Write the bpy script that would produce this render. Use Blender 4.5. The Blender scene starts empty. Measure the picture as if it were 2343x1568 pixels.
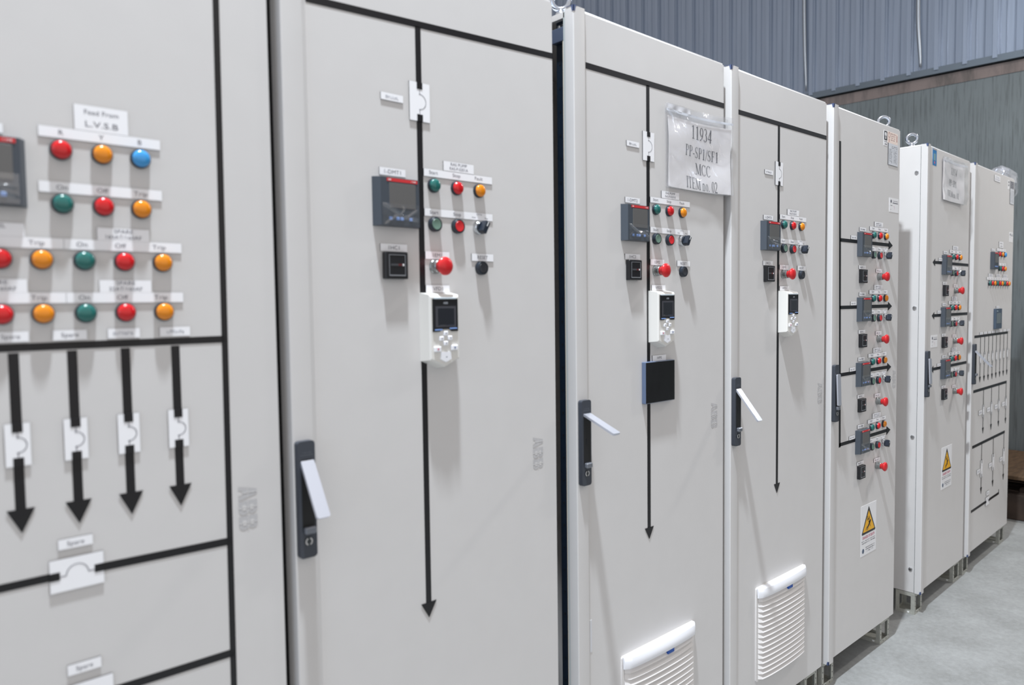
import bpy, math, random
from mathutils import Vector, Matrix
R = math.radians
scene = bpy.context.scene
COL = scene.collection

# ------------------------------------------------------------------ camera, light, exposure
F_PX = 1694.65
cam_d = bpy.data.cameras.new('camera'); cam = bpy.data.objects.new('camera', cam_d); COL.objects.link(cam)
cam_d.sensor_fit = 'HORIZONTAL'; cam_d.sensor_width = 36.0; cam_d.lens = 36.0 * F_PX / 2343.0
yaw, pit, rol = R(47.92097), R(3.04656), R(-0.74662)
fwd = Vector((math.cos(pit) * math.cos(yaw), math.cos(pit) * math.sin(yaw), -math.sin(pit)))
rgt = Vector((math.sin(yaw), -math.cos(yaw), 0)); upv = rgt.cross(fwd)
r2 = math.cos(rol) * rgt + math.sin(rol) * upv; u2 = -math.sin(rol) * rgt + math.cos(rol) * upv
M = Matrix((r2, u2, -fwd)).transposed().to_4x4(); M.translation = Vector((-1.5, -1.1905, 1.4227))
cam.matrix_world = M
cam_d.clip_start = 0.02
cam_d.dof.use_dof = True; cam_d.dof.focus_distance = 2.55; cam_d.dof.aperture_fstop = 3.0
scene.camera = cam

def area(name, loc, target, sx, sy, power, color):
    d = bpy.data.lights.new(name, 'AREA'); d.shape = 'RECTANGLE'; d.size = sx; d.size_y = sy
    d.energy = power; d.color = color
    o = bpy.data.objects.new(name, d); COL.objects.link(o); o.location = loc
    o.rotation_euler = (Vector(target) - Vector(loc)).to_track_quat('-Z', 'Y').to_euler()
    return o
area('assumed_hall_lamp', (-1.00, -0.55, 5.4), (-1.00, -0.55, 0), 0.15, 0.15, 350, (0.86, 0.93, 1.0))  # overhead lamp out of view, assumed from the direction of the button shadows
area('assumed_daylight_fill', (-7.5, -1.6, 2.6), (1.0, -0.3, 1.4), 4.5, 4.5, 70, (0.46, 0.70, 1.0))  # unseen bluish fill; daylight from the left is assumed, no doorway is built
area('assumed_hall_lamp_far', (4.3, -1.3, 4.0), (4.0, -0.9, 0), 0.25, 0.25, 60, (1.0, 0.97, 0.93))  # second unseen lamp, assumed from shadows leaning left on the farther cabinets
world = bpy.data.worlds.new('world'); scene.world = world; world.use_nodes = True
world.node_tree.nodes['Background'].inputs[0].default_value = (1.0, 0.945, 0.915, 1)
world.node_tree.nodes['Background'].inputs[1].default_value = 0.715
vs = scene.view_settings
vs.view_transform = 'Standard'; vs.look = 'None'; vs.gamma = 1.0; vs.exposure = 0.075; vs.use_curve_mapping = False
scene.cycles.max_bounces = 6; scene.cycles.transparent_max_bounces = 12
scene.cycles.use_denoising = True

# ------------------------------------------------------------------ materials
def lin(c):
    c = c / 255.0
    return c / 12.92 if c <= 0.04045 else ((c + 0.055) / 1.055) ** 2.4
def rgb(r, g, b): return (lin(r), lin(g), lin(b), 1.0)
MATS = {}
def mat(name, color, rough=0.5, metal=0.0, noise=0.0, nscale=30.0, bump=0.0, spec=0.5, coat=0.0, nstretch=(1, 1, 1)):
    if name in MATS: return MATS[name]
    m = bpy.data.materials.new(name); m.use_nodes = True; nt = m.node_tree
    b = nt.nodes['Principled BSDF']
    b.inputs['Base Color'].default_value = color
    b.inputs['Roughness'].default_value = rough; b.inputs['Metallic'].default_value = metal
    b.inputs['Specular IOR Level'].default_value = spec; b.inputs['Coat Weight'].default_value = coat
    if noise or bump:
        tc = nt.nodes.new('ShaderNodeTexCoord'); mp = nt.nodes.new('ShaderNodeMapping'); mp.inputs['Scale'].default_value = nstretch
        n = nt.nodes.new('ShaderNodeTexNoise'); n.inputs['Scale'].default_value = nscale; n.inputs['Detail'].default_value = 5
        nt.links.new(tc.outputs['Object'], mp.inputs['Vector']); nt.links.new(mp.outputs['Vector'], n.inputs['Vector'])
        if noise:
            cr = nt.nodes.new('ShaderNodeValToRGB'); cr.color_ramp.elements[0].position = 0.3; cr.color_ramp.elements[1].position = 0.7
            cr.color_ramp.elements[0].color = tuple(max(0, x * (1 - noise)) for x in color[:3]) + (1,)
            cr.color_ramp.elements[1].color = tuple(min(1, x * (1 + noise)) for x in color[:3]) + (1,)
            nt.links.new(n.outputs['Fac'], cr.inputs['Fac']); nt.links.new(cr.outputs['Color'], b.inputs['Base Color'])
        if bump:
            bp = nt.nodes.new('ShaderNodeBump'); bp.inputs['Strength'].default_value = bump; bp.inputs['Distance'].default_value = 0.002
            nt.links.new(n.outputs['Fac'], bp.inputs['Height']); nt.links.new(bp.outputs['Normal'], b.inputs['Normal'])
    MATS[name] = m; return m
PAINT = mat('grey_paint', rgb(212, 210, 209), 0.42, noise=0.012, nscale=14, bump=0.03)
WHITEPL = mat('white_plate', rgb(247, 247, 250), 0.32)
BLACKCORE = mat('black_core', rgb(25, 26, 30), 0.5)
TAPE = mat('black_tape', rgb(20, 19, 22), 0.34)
INK = mat('black_ink', rgb(98, 99, 110), 0.6)
PALEINK = mat('pale_ink', rgb(190, 192, 200), 0.6)
DARKINK = mat('dark_ink', rgb(45, 45, 60), 0.6)
GREYINK = mat('grey_ink', rgb(168, 170, 176), 0.6)
LOGOGREY = mat('logo_grey', rgb(190, 189, 190), 0.5)
BLACKPL = mat('black_plastic', rgb(22, 23, 27), 0.35)
BEZEL = mat('bezel_plastic', rgb(38, 46, 56), 0.3)
METERPL = mat('meter_plastic', rgb(66, 73, 82), 0.4)
SCREEN = mat('screen_glass', rgb(98, 97, 96), 0.3, coat=0.2)
DARKSCREEN = mat('dark_screen', rgb(40, 42, 48), 0.08, coat=0.6)
GLASSBLK = mat('black_glass', rgb(14, 11, 12), 0.04, coat=1.0)
REDBAR = mat('red_bar', rgb(205, 48, 52), 0.4)
CHROME = mat('chrome', rgb(205, 208, 212), 0.16, 1.0)
ZINC = mat('zinc', rgb(178, 178, 170), 0.45, 0.25, noise=0.12, nscale=60)
EYEM = mat('bright_zinc', rgb(196, 203, 214), 0.18, 1.0)
SILVER = mat('silver_lever', rgb(205, 208, 218), 0.3, 0.6)
HANDLE = mat('handle_plastic', rgb(62, 66, 74), 0.4)
CAPM = mat('cap_plastic', rgb(78, 92, 128), 0.4)
OFFWHITE = mat('off_white_plastic', rgb(228, 226, 221), 0.35)
GRILLE = mat('grille_plastic', rgb(226, 223, 221), 0.38)
HOODM = mat('hood_plastic', rgb(240, 241, 246), 0.3)
BLUETAB = mat('blue_tab', rgb(28, 82, 170), 0.4)
RED = mat('red_lens', rgb(204, 16, 24), 0.18, coat=0.4)
REDM = mat('red_mushroom', rgb(204, 30, 36), 0.3, coat=0.2)
GREEN = mat('green_lens', rgb(32, 104, 98), 0.18, coat=0.4)
AMBER = mat('amber_lens', rgb(228, 136, 8), 0.18, coat=0.4)
BLUE = mat('blue_lens', rgb(60, 150, 214), 0.18, coat=0.4)
GREENB = mat('green_button', rgb(104, 132, 118), 0.4)
REDB = mat('red_button', rgb(206, 36, 42), 0.4)
BLACKB = mat('black_button', rgb(46, 48, 54), 0.45)
KNOB = mat('knob_plastic', rgb(30, 38, 50), 0.3)
WHITE = mat('white_mark', rgb(240, 240, 240), 0.4)
BLUEKEY = mat('blue_key', rgb(120, 150, 205), 0.4)
NAVY = mat('navy_frame', rgb(22, 38, 56), 0.35, 0.3)
STEELBLUE = mat('hinge_steel', rgb(86, 98, 122), 0.4, 0.3)
CREAM = mat('cream_rod', rgb(226, 216, 200), 0.35)
GASKET = mat('gasket', rgb(70, 78, 80), 0.6)
YELLOW = mat('sign_yellow', rgb(236, 176, 24), 0.45)
PINKINK = mat('pink_ink', rgb(200, 96, 120), 0.6)
STICKER = mat('sticker_white', rgb(234, 234, 236), 0.45)
PEACH = mat('sticker_peach', rgb(240, 222, 212), 0.45)
PLATEGREY = mat('rating_plate', rgb(214, 217, 223), 0.4)
STICKBLUE = mat('sticker_blue', rgb(34, 120, 182), 0.4)
STICKTEAL = mat('sticker_teal', rgb(120, 160, 168), 0.4)
PAPER = mat('paper', rgb(246, 244, 246), 0.5)
WOOD = mat('pallet_wood', rgb(82, 62, 42), 0.75, noise=0.35, nscale=9, bump=0.4, nstretch=(1, 6, 1))
TIMBER = mat('dark_timber', rgb(58, 46, 38), 0.8, noise=0.3, nscale=12, bump=0.4)
FLASHING = mat('flashing', rgb(92, 102, 112), 0.45, 0.4, noise=0.06, nscale=4)
TRIMSTRIP = mat('trim_strip', rgb(150, 156, 164), 0.35, 0.6)

def film_mat(name, tint, rough, body, crumple=1.0):
    m = bpy.data.materials.new(name); m.use_nodes = True; nt = m.node_tree; nt.nodes.clear()
    o = nt.nodes.new('ShaderNodeOutputMaterial'); mx = nt.nodes.new('ShaderNodeMixShader'); t = nt.nodes.new('ShaderNodeBsdfTransparent')
    g = nt.nodes.new('ShaderNodeBsdfGlossy'); g.inputs['Roughness'].default_value = rough; g.inputs['Color'].default_value = (1, 1, 1, 1)
    lw = nt.nodes.new('ShaderNodeLayerWeight'); lw.inputs['Blend'].default_value = 0.5
    pw = nt.nodes.new('ShaderNodeMath'); pw.operation = 'POWER'; pw.inputs[1].default_value = 4.0
    fr = nt.nodes.new('ShaderNodeMath'); fr.operation = 'MULTIPLY_ADD'; fr.inputs[1].default_value = 0.75; fr.inputs[2].default_value = 0.12
    nt.links.new(lw.outputs['Facing'], pw.inputs[0]); nt.links.new(pw.outputs[0], fr.inputs[0])
    df = nt.nodes.new('ShaderNodeBsdfDiffuse'); df.inputs['Color'].default_value = (0.96, 0.96, 0.99, 1)
    mx2 = nt.nodes.new('ShaderNodeMixShader'); mx2.inputs['Fac'].default_value = body
    t.inputs['Color'].default_value = tint
    nt.links.new(t.outputs[0], mx2.inputs[1]); nt.links.new(df.outputs[0], mx2.inputs[2])
    tc = nt.nodes.new('ShaderNodeTexCoord'); nz = nt.nodes.new('ShaderNodeTexNoise'); nz.inputs['Scale'].default_value = 17; nz.inputs['Detail'].default_value = 2; nz.inputs['Distortion'].default_value = 1.2
    bp = nt.nodes.new('ShaderNodeBump'); bp.inputs['Strength'].default_value = crumple; bp.inputs['Distance'].default_value = 0.009
    nt.links.new(tc.outputs['Object'], nz.inputs['Vector']); nt.links.new(nz.outputs['Fac'], bp.inputs['Height']); nt.links.new(bp.outputs['Normal'], g.inputs['Normal'])
    nt.links.new(fr.outputs[0], mx.inputs['Fac']); nt.links.new(mx2.outputs[0], mx.inputs[1]); nt.links.new(g.outputs[0], mx.inputs[2])
    nt.links.new(mx.outputs[0], o.inputs['Surface'])
    return m
FILM = film_mat('clear_film', (1.0, 1.0, 1.0, 1), 0.12, 0.14, 0.8)
MFILM = film_mat('meter_film', (1, 1, 1, 1), 0.10, 0.02, 0.0)
BAGFILM = film_mat('bag_film', (0.9, 0.92, 0.95, 1), 0.12, 0.20)

def floor_mat():
    m = bpy.data.materials.new('concrete_floor'); m.use_nodes = True; nt = m.node_tree; b = nt.nodes['Principled BSDF']
    tc = nt.nodes.new('ShaderNodeTexCoord')
    n1 = nt.nodes.new('ShaderNodeTexNoise'); n1.inputs['Scale'].default_value = 42; n1.inputs['Detail'].default_value = 9; n1.inputs['Roughness'].default_value = 0.68
    n2 = nt.nodes.new('ShaderNodeTexNoise'); n2.inputs['Scale'].default_value = 5; n2.inputs['Detail'].default_value = 5
    mx = nt.nodes.new('ShaderNodeMath'); mx.operation = 'ADD'; h = nt.nodes.new('ShaderNodeMath'); h.operation = 'MULTIPLY'; h.inputs[1].default_value = 0.5
    nt.links.new(tc.outputs['Object'], n1.inputs['Vector']); nt.links.new(tc.outputs['Object'], n2.inputs['Vector'])
    nt.links.new(n1.outputs['Fac'], mx.inputs[0]); nt.links.new(n2.outputs['Fac'], mx.inputs[1]); nt.links.new(mx.outputs[0], h.inputs[0])
    cr = nt.nodes.new('ShaderNodeValToRGB'); e = cr.color_ramp.elements
    e[0].position = 0.34; e[0].color = (0.235, 0.24, 0.235, 1); e[1].position = 0.66; e[1].color = (0.36, 0.37, 0.37, 1)
    nt.links.new(h.outputs[0], cr.inputs['Fac']); nt.links.new(cr.outputs['Color'], b.inputs['Base Color'])
    b.inputs['Roughness'].default_value = 0.75
    bp = nt.nodes.new('ShaderNodeBump'); bp.inputs['Strength'].default_value = 0.25; bp.inputs['Distance'].default_value = 0.004
    nt.links.new(n1.outputs['Fac'], bp.inputs['Height']); nt.links.new(bp.outputs['Normal'], b.inputs['Normal'])
    return m
FLOOR = floor_mat()
def wall_mat(name, base, dark, streak=14.0, vs_=0.7, lo=0.36, hi=0.56):
    m = bpy.data.materials.new(name); m.use_nodes = True; nt = m.node_tree; b = nt.nodes['Principled BSDF']
    tc = nt.nodes.new('ShaderNodeTexCoord'); mp = nt.nodes.new('ShaderNodeMapping'); mp.inputs['Scale'].default_value = (1, streak, vs_)
    n = nt.nodes.new('ShaderNodeTexNoise'); n.inputs['Scale'].default_value = 2.2; n.inputs['Detail'].default_value = 8; n.inputs['Roughness'].default_value = 0.65
    n2 = nt.nodes.new('ShaderNodeTexNoise'); n2.inputs['Scale'].default_value = 1.3; n2.inputs['Detail'].default_value = 4
    nt.links.new(tc.outputs['Object'], mp.inputs['Vector']); nt.links.new(mp.outputs['Vector'], n.inputs['Vector']); nt.links.new(tc.outputs['Object'], n2.inputs['Vector'])
    cr = nt.nodes.new('ShaderNodeValToRGB'); e = cr.color_ramp.elements
    e[0].position = lo; e[0].color = dark; e[1].position = hi; e[1].color = base
    ml = nt.nodes.new('ShaderNodeMix'); ml.data_type = 'RGBA'; ml.blend_type = 'MULTIPLY'; ml.inputs['Factor'].default_value = 0.5
    nt.links.new(n.outputs['Fac'], cr.inputs['Fac']); nt.links.new(cr.outputs['Color'], ml.inputs[6]); nt.links.new(n2.outputs['Fac'], ml.inputs[7])
    nt.links.new(ml.outputs[2], b.inputs['Base Color']); b.inputs['Roughness'].default_value = 0.85
    return m
CONCRETE = wall_mat('concrete_wall', (0.185, 0.215, 0.228, 1), (0.105, 0.12, 0.125, 1), 34.0, 1.3, 0.33, 0.50)
MORTAR = wall_mat('mortar_band', (0.25, 0.205, 0.195, 1), (0.13, 0.115, 0.11, 1), 3.0)
CLAD = mat('cladding_metal', (0.225, 0.27, 0.35, 1), 0.34, 0.35, noise=0.06, nscale=6, nstretch=(1, 10, 0.4))

# ------------------------------------------------------------------ mesh helpers
class MB:
    def __init__(s): s.v = []; s.f = []; s.m = []
    def add(s, vs_, fs, mi=0):
        o = len(s.v); s.v += [tuple(p) for p in vs_]
        for f in fs: s.f.append(tuple(o + i for i in f)); s.m.append(mi)
        return s
    def box(s, x0, x1, y0, y1, z0, z1, mi=0, c=0.0):
        if c > 0:   # bevelled on all edges
            X = (x0, x1); Y = (y0, y1); Z = (z0, z1); P = []
            for i in range(2):
                for j in range(2):
                    for k in range(2):
                        sx, sy, sz = (1, -1)[i], (1, -1)[j], (1, -1)[k]
                        P += [(X[i], Y[j] + sy * c, Z[k] + sz * c), (X[i] + sx * c, Y[j], Z[k] + sz * c), (X[i] + sx * c, Y[j] + sy * c, Z[k])]
            import itertools
            def id_(i, j, k, a): return (i * 4 + j * 2 + k) * 3 + a
            F = []
            for a in range(2):
                F.append([id_(a, 0, 0, 0), id_(a, 1, 0, 0), id_(a, 1, 1, 0), id_(a, 0, 1, 0)][::(-1 if a == 0 else 1)])
                F.append([id_(0, a, 0, 1), id_(1, a, 0, 1), id_(1, a, 1, 1), id_(0, a, 1, 1)][::(1 if a == 0 else -1)])
                F.append([id_(0, 0, a, 2), id_(1, 0, a, 2), id_(1, 1, a, 2), id_(0, 1, a, 2)][::(-1 if a == 0 else 1)])
            for a in range(2):
                for b in range(2):
                    F.append([id_(a, b, 0, 0), id_(a, b, 1, 0), id_(a, b, 1, 1), id_(a, b, 0, 1)])
                    F.append([id_(a, 0, b, 0), id_(a, 1, b, 0), id_(a, 1, b, 2), id_(a, 0, b, 2)])
                    F.append([id_(0, a, b, 1), id_(1, a, b, 1), id_(1, a, b, 2), id_(0, a, b, 2)])
            for i in range(2):
                for j in range(2):
                    for k in range(2): F.append([id_(i, j, k, 0), id_(i, j, k, 1), id_(i, j, k, 2)])
            return s.add(P, F, mi)
        P = [(x0, y0, z0), (x1, y0, z0), (x1, y1, z0), (x0, y1, z0), (x0, y0, z1), (x1, y0, z1), (x1, y1, z1), (x0, y1, z1)]
        return s.add(P, [(0, 3, 2, 1), (4, 5, 6, 7), (0, 1, 5, 4), (1, 2, 6, 5), (2, 3, 7, 6), (3, 0, 4, 7)], mi)
    def prism(s, pts, y0, y1, mi=0, mi_side=None):   # pts in (x, z), y0 = front, y1 = back
        n = len(pts); P = [(x, y0, z) for x, z in pts] + [(x, y1, z) for x, z in pts]
        s.add(P, [tuple(range(n))], mi); o = len(s.v) - 2 * n
        sm = mi if mi_side is None else mi_side
        s.f.append(tuple(o + n + i for i in range(n))[::-1]); s.m.append(sm)
        for i in range(n): s.f.append((o + i, o + n + i, o + n + (i + 1) % n, o + (i + 1) % n)); s.m.append(sm)
        return s
    def frustum(s, x0, x1, z0, z1, yb, yf, inx, inz, mi=0, mif=None):
        P = [(x0, yb, z0), (x1, yb, z0), (x1, yb, z1), (x0, yb, z1), (x0 + inx, yf, z0 + inz), (x1 - inx, yf, z0 + inz), (x1 - inx, yf, z1 - inz), (x0 + inx, yf, z1 - inz)]
        s.add(P, [(0, 3, 2, 1), (0, 1, 5, 4), (1, 2, 6, 5), (2, 3, 7, 6), (3, 0, 4, 7)], mi)
        o = len(s.v) - 8; s.f.append((o + 4, o + 5, o + 6, o + 7)); s.m.append(mi if mif is None else mif)
        return s
    def lathe(s, prof, n=28, mi=0, cx=0, cz=0):      # prof: (radius, out), axis -Y
        P = []; F = []
        for r, o in prof:
            for k in range(n):
                a = 2 * math.pi * k / n; P.append((cx + r * math.cos(a), -o, cz + r * math.sin(a)))
        for i in range(len(prof) - 1):
            for k in range(n): F.append((i * n + k, i * n + (k + 1) % n, (i + 1) * n + (k + 1) % n, (i + 1) * n + k))
        F.append(tuple((len(prof) - 1) * n + k for k in range(n))); F.append(tuple(range(n))[::-1])
        return s.add(P, F, mi)
    def tube(s, path, r, n=10, mi=0, closed=False):
        P = []; F = []; m_ = len(path); path = [Vector(p) for p in path]
        prev = None
        for i, p in enumerate(path):
            a = path[(i - 1) % m_] if (closed or i) else p; b = path[(i + 1) % m_] if (closed or i < m_ - 1) else p
            t = (b - a).normalized()
            ref = Vector((0, 0, 1)) if abs(t.z) < 0.95 else Vector((0, 1, 0))
            if prev is not None: ref = prev
            x = t.cross(ref).normalized(); y = x.cross(t).normalized(); prev = y
            for k in range(n):
                q = 2 * math.pi * k / n; P.append(p + r * (math.cos(q) * x + math.sin(q) * y))
        for i in range(m_ if closed else m_ - 1):
            for k in range(n):
                j = (i + 1) % m_; F.append((i * n + k, i * n + (k + 1) % n, j * n + (k + 1) % n, j * n + k))
        if not closed: F += [tuple(range(n))[::-1], tuple((m_ - 1) * n + k for k in range(n))]
        return s.add(P, F, mi)
    def mesh(s, name, mats, smooth=30):
        me = bpy.data.meshes.new(name); me.from_pydata(s.v, [], s.f)
        for m_ in (mats if isinstance(mats, (list, tuple)) else [mats]): me.materials.append(m_)
        me.polygons.foreach_set('material_index', s.m)
        import bmesh
        bm = bmesh.new(); bm.from_mesh(me); bmesh.ops.recalc_face_normals(bm, faces=bm.faces); bm.to_mesh(me); bm.free()
        if smooth:
            me.polygons.foreach_set('use_smooth', [True] * len(me.polygons)); me.set_sharp_from_angle(angle=R(smooth))
        me.update(); return me
def rrect(x0, x1, z0, z1, r, n=4):
    pts = []
    for cx, cz, a0 in ((x1 - r, z1 - r, 0), (x0 + r, z1 - r, 90), (x0 + r, z0 + r, 180), (x1 - r, z0 + r, 270)):
        for k in range(n + 1): a = R(a0 + 90 * k / n); pts.append((cx + r * math.cos(a), cz + r * math.sin(a)))
    return pts
def ob(name, me, parent=None, loc=(0, 0, 0), label=None):
    o = bpy.data.objects.new(name, me); COL.objects.link(o); o.location = loc
    if parent: o.parent = parent
    if label: o['label'] = label
    return o
def thing(name, label, cat, loc, rz=0.0, group=None):
    o = bpy.data.objects.new(name, None); COL.objects.link(o); o.location = loc; o.rotation_euler = (0, 0, rz)
    o.empty_display_size = 0.1; o['label'] = label; o['category'] = cat
    if group: o['group'] = group
    return o
def struct(name, me, loc=(0, 0, 0), rz=0, label=None):
    o = ob(name, me, None, loc, label); o.rotation_euler = (0, 0, rz); o['kind'] = 'structure'; return o

# sans text -> flat polygons centred on the origin, facing -Y
TXT = {}
def text_geo(s_, h, wide=1.0, bold=0.0):
    k = (s_, round(h, 4), wide, bold)
    if k in TXT: return TXT[k]
    c = bpy.data.curves.new('t', 'FONT'); c.body = s_; c.size = h * 1.38; c.align_x = 'CENTER'; c.align_y = 'CENTER'; c.offset = bold * h
    c.resolution_u = 3
    o = bpy.data.objects.new('t', c); COL.objects.link(o)
    dg = bpy.context.evaluated_depsgraph_get(); me = bpy.data.meshes.new_from_object(o.evaluated_get(dg))
    V = [(v.co.x * wide, 0.0, v.co.y) for v in me.vertices]; F = [tuple(p.vertices) for p in me.polygons]
    bpy.data.objects.remove(o); bpy.data.curves.remove(c); bpy.data.meshes.remove(me)
    TXT[k] = (V, F); return V, F
def put_text(mb, s_, x, y, z, h, wide=1.0, mi=0, bold=0.0, rot=0.0, maxw=None):
    V, F = text_geo(s_, h, wide, bold)
    xs = [v[0] for v in V]; w = max(xs) - min(xs); k = 1.0 if not maxw or w <= maxw else maxw / w
    cx = (max(xs) + min(xs)) / 2; zs = [v[2] for v in V]; cz = (max(zs) + min(zs)) / 2 if rot else 0
    ca, sa = math.cos(rot), math.sin(rot)
    P = []
    for v in V:
        a, b = (v[0] - cx) * k, v[2] - cz
        P.append((x + a * ca - b * sa, y, z + a * sa + b * ca))
    mb.add(P, F, mi)
def scribble(mb, x0, x1, z, h, y, mi=0, seed=0, gap=0.25):   # unreadable small print
    rnd = random.Random(seed); x = x0
    while x < x1 - h * 0.3:
        w = h * rnd.uniform(0.45, 0.8); 
        if rnd.random() < gap: x += w; continue
        x2 = min(x + w, x1); t = h * 0.2
        mb.box(x, x + t, y, y + 1e-4, z - h / 2, z + h / 2 * rnd.choice((1, 1, 0.6)), mi)
        mb.box(x, x2 - t * 0.6, y, y + 1e-4, z + rnd.choice((-.5, -.1, .3)) * h, z + rnd.choice((-.5, -.1, .3)) * h + t, mi)
        x = x2 + h * 0.1

# ------------------------------------------------------------------ reusable device meshes
def M_lamp():
    b = MB().lathe([(0.0140, 0), (0.0140, 0.0050), (0.0134, 0.0062), (0.0122, 0.0064)], mi=0)
    return b.mesh('pilot_lamp', BEZEL)
def M_lens(m):
    pr = [(0.0123, 0.005), (0.0125, 0.0070), (0.0122, 0.0088), (0.0112, 0.0104), (0.0095, 0.0116), (0.007, 0.0124), (0.0035, 0.0129), (0.0006, 0.0130)]
    return MB().lathe(pr).mesh('lens', m, 60)
LAMP = M_lamp(); LENS = {k: M_lens(m) for k, m in (('red', RED), ('green', GREEN), ('amber', AMBER), ('blue', BLUE))}
PBB = MB().lathe([(0.0145, 0), (0.0145, 0.006), (0.0141, 0.0092), (0.0128, 0.0104), (0.0114, 0.0102), (0.0110, 0.0080)]).mesh('push_button', BEZEL)
def M_cap(m): return MB().lathe([(0.0108, 0.007), (0.0108, 0.0100), (0.0101, 0.0108), (0.0085, 0.0106), (0.006, 0.0102), (0.0005, 0.0100)]).mesh('button_cap', m, 40)
CAPS = {'green': M_cap(GREENB), 'red': M_cap(REDB), 'black': M_cap(BLACKB)}
SELB = MB().lathe([(0.0146, 0), (0.0146, 0.003), (0.0140, 0.0080), (0.0125, 0.0098), (0.011, 0.0098)]).mesh('selector_switch', CHROME)
def M_knob():
    b = MB().lathe([(0.0118, 0.008), (0.0118, 0.0125), (0.0110, 0.0135), (0.0005, 0.0136)], mi=0)
    b.box(-0.0066, 0.0066, -0.0275, -0.011, -0.0132, 0.0132, 0, c=0.0018)
    b.box(-0.0009, 0.0009, -0.0278, -0.0270, 0.002, 0.0115, 1)
    me = b.mesh('knob', [KNOB, WHITE]); me.transform(Matrix.Rotation(R(28), 4, 'Y')); return me
KN = M_knob()
EMCH = mat('collar_metal', rgb(150, 154, 154), 0.25, 0.9)
EMB = MB().lathe([(0.0142, 0), (0.0142, 0.003), (0.0134, 0.004), (0.0130, 0.016), (0.0120, 0.0175), (0.0100, 0.018), (0.0100, 0.021)]).mesh('emergency_stop', EMCH)
EMH = MB().lathe([(0.0105, 0.0182), (0.0115, 0.0215), (0.0140, 0.0265), (0.0172, 0.0305), (0.0182, 0.0325), (0.0180, 0.0345), (0.0165, 0.0368), (0.012, 0.0388), (0.006, 0.0398), (0.0006, 0.0400)]).mesh('mushroom_head', REDM, 50)
def lamp(parent, x, z, col):
    o = ob('pilot_lamp', LAMP, parent, (x, 0, z), col + ' pilot lamp'); ob('lens', LENS[col], o); return o
def button(parent, x, z, col):
    o = ob('push_button', PBB, parent, (x, 0, z), col + ' push button'); ob('button_cap', CAPS[col], o); return o
def selector(parent, x, z):
    o = ob('selector_switch', SELB, parent, (x, 0, z), 'selector switch with chrome ring and dark knob'); ob('knob', KN, o, label='dark knob'); return o
def estop(parent, x, z):
    o = ob('emergency_stop', EMB, parent, (x, 0, z), 'emergency stop on a chrome collar'); ob('mushroom_head', EMH, o, label='red mushroom head'); return o

# power meter: origin at base lower left corner; 0.103 x 0.090
def M_meter():
    b = MB().frustum(0, 0.103, 0, 0.0905, 0, -0.0165, 0.0085, 0.001)
    return b.mesh('power_meter', METERPL, 20)
METER = M_meter()
SCR = MB().box(0.027, 0.086, -0.0172, -0.0160, 0.034, 0.0800, 0, c=0.0004).mesh('screen', SCREEN)
BAR = MB().box(0.022, 0.090, -0.0172, -0.0160, 0.0822, 0.0882).mesh('title_bar', REDBAR)
KEY = MB().box(-0.0035, 0.0035, -0.0180, -0.0155, -0.003, 0.003, 0, c=0.0006).mesh('key', BLUEKEY)
_t = MB(); put_text(_t, 'ABB', 0.0275, -0.0174, 0.0852, 0.0028, 1.0, bold=0.03); scribble(_t, 0.076, 0.089, 0.0852, 0.0026, -0.0175, seed=3)
BARTXT = _t.mesh('lettering', WHITE, 0)
def M_film(seed):
    """thin clear film with a few sharp creases over the lower half of a meter"""
    FILM = bpy.data.materials['meter_film']; rnd = random.Random(seed); b = MB(); nx, nz = 84, 42; P = []
    ph = [rnd.uniform(0, 6.28) for _ in range(3)]; s0 = rnd.uniform(-0.2, 0.2)
    for j in range(nz + 1):
        for i in range(nx + 1):
            u, v = i / nx, j / nz; x = 0.011 + 0.081 * u; z = 0.002 + 0.040 * v
            e = min(1, 8 * min(v, 1 - v, u, 1 - u))
            d1 = (v - (0.92 - 0.75 * u + 0.07 * math.sin(7 * u + ph[0]))) * 0.040; d2 = (v - (0.25 + s0 + 0.5 * u + 0.1 * math.sin(9 * u + ph[1]))) * 0.040
            d3 = (u - (0.45 + s0 + 0.25 * math.sin(4 * v + ph[2]))) * 0.081
            r = 0.0030 * math.exp(-(d1 / 0.0024) ** 2) + 0.0020 * math.exp(-(d2 / 0.002) ** 2) * (u > 0.3) * min(1, 6 * (u - 0.3)) + 0.0020 * math.exp(-(d3 / 0.0022) ** 2) * (1 - v)
            P.append((x, -0.0186 - r * e, z))
    F = [(j * (nx + 1) + i, j * (nx + 1) + i + 1, (j + 1) * (nx + 1) + i + 1, (j + 1) * (nx + 1) + i) for j in range(nz) for i in range(nx)]
    return b.add(P, F).mesh('protective_film', FILM, 70)
FILMS = [M_film(s_) for s_ in (1, 7, 13)]
def meter(parent, x, z, film=None):
    o = ob('power_meter', METER, parent, (x, 0, z), 'grey square power meter')
    ob('screen', SCR, o); t = ob('title_bar', BAR, o, label='red title bar'); ob('lettering', BARTXT, o)
    for kx in (0.029, 0.045, 0.054, 0.074): ob('key', KEY, o, (kx, 0, 0.014))
    if film is not None: ob('protective_film', FILMS[film], o, label='crumpled clear protective film')
    return o
def M_hc():
    b = MB().box(0, 0.0505, -0.0125, 0, 0, 0.0505, 0, c=0.0015); return b.mesh('hour_counter', BLACKPL)
HC = M_hc()
def M_hcf():
    b = MB(); a0, a1, c0, c1, t = 0.0075, 0.0440, 0.0055, 0.0455, 0.0010; y0, y1 = -0.0131, -0.0122
    b.box(a0, a1, y0, y1, c1 - t, c1); b.box(a0, a1, y0, y1, c0, c0 + 0.0022); b.box(a0, a0 + t, y0, y1, c0 + .0022, c1 - t); b.box(a1 - t, a1, y0, y1, c0 + .0022, c1 - t)
    return b.mesh('window_frame', mat('counter_frame', rgb(128, 130, 134), 0.4))
HCF = M_hcf()
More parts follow.
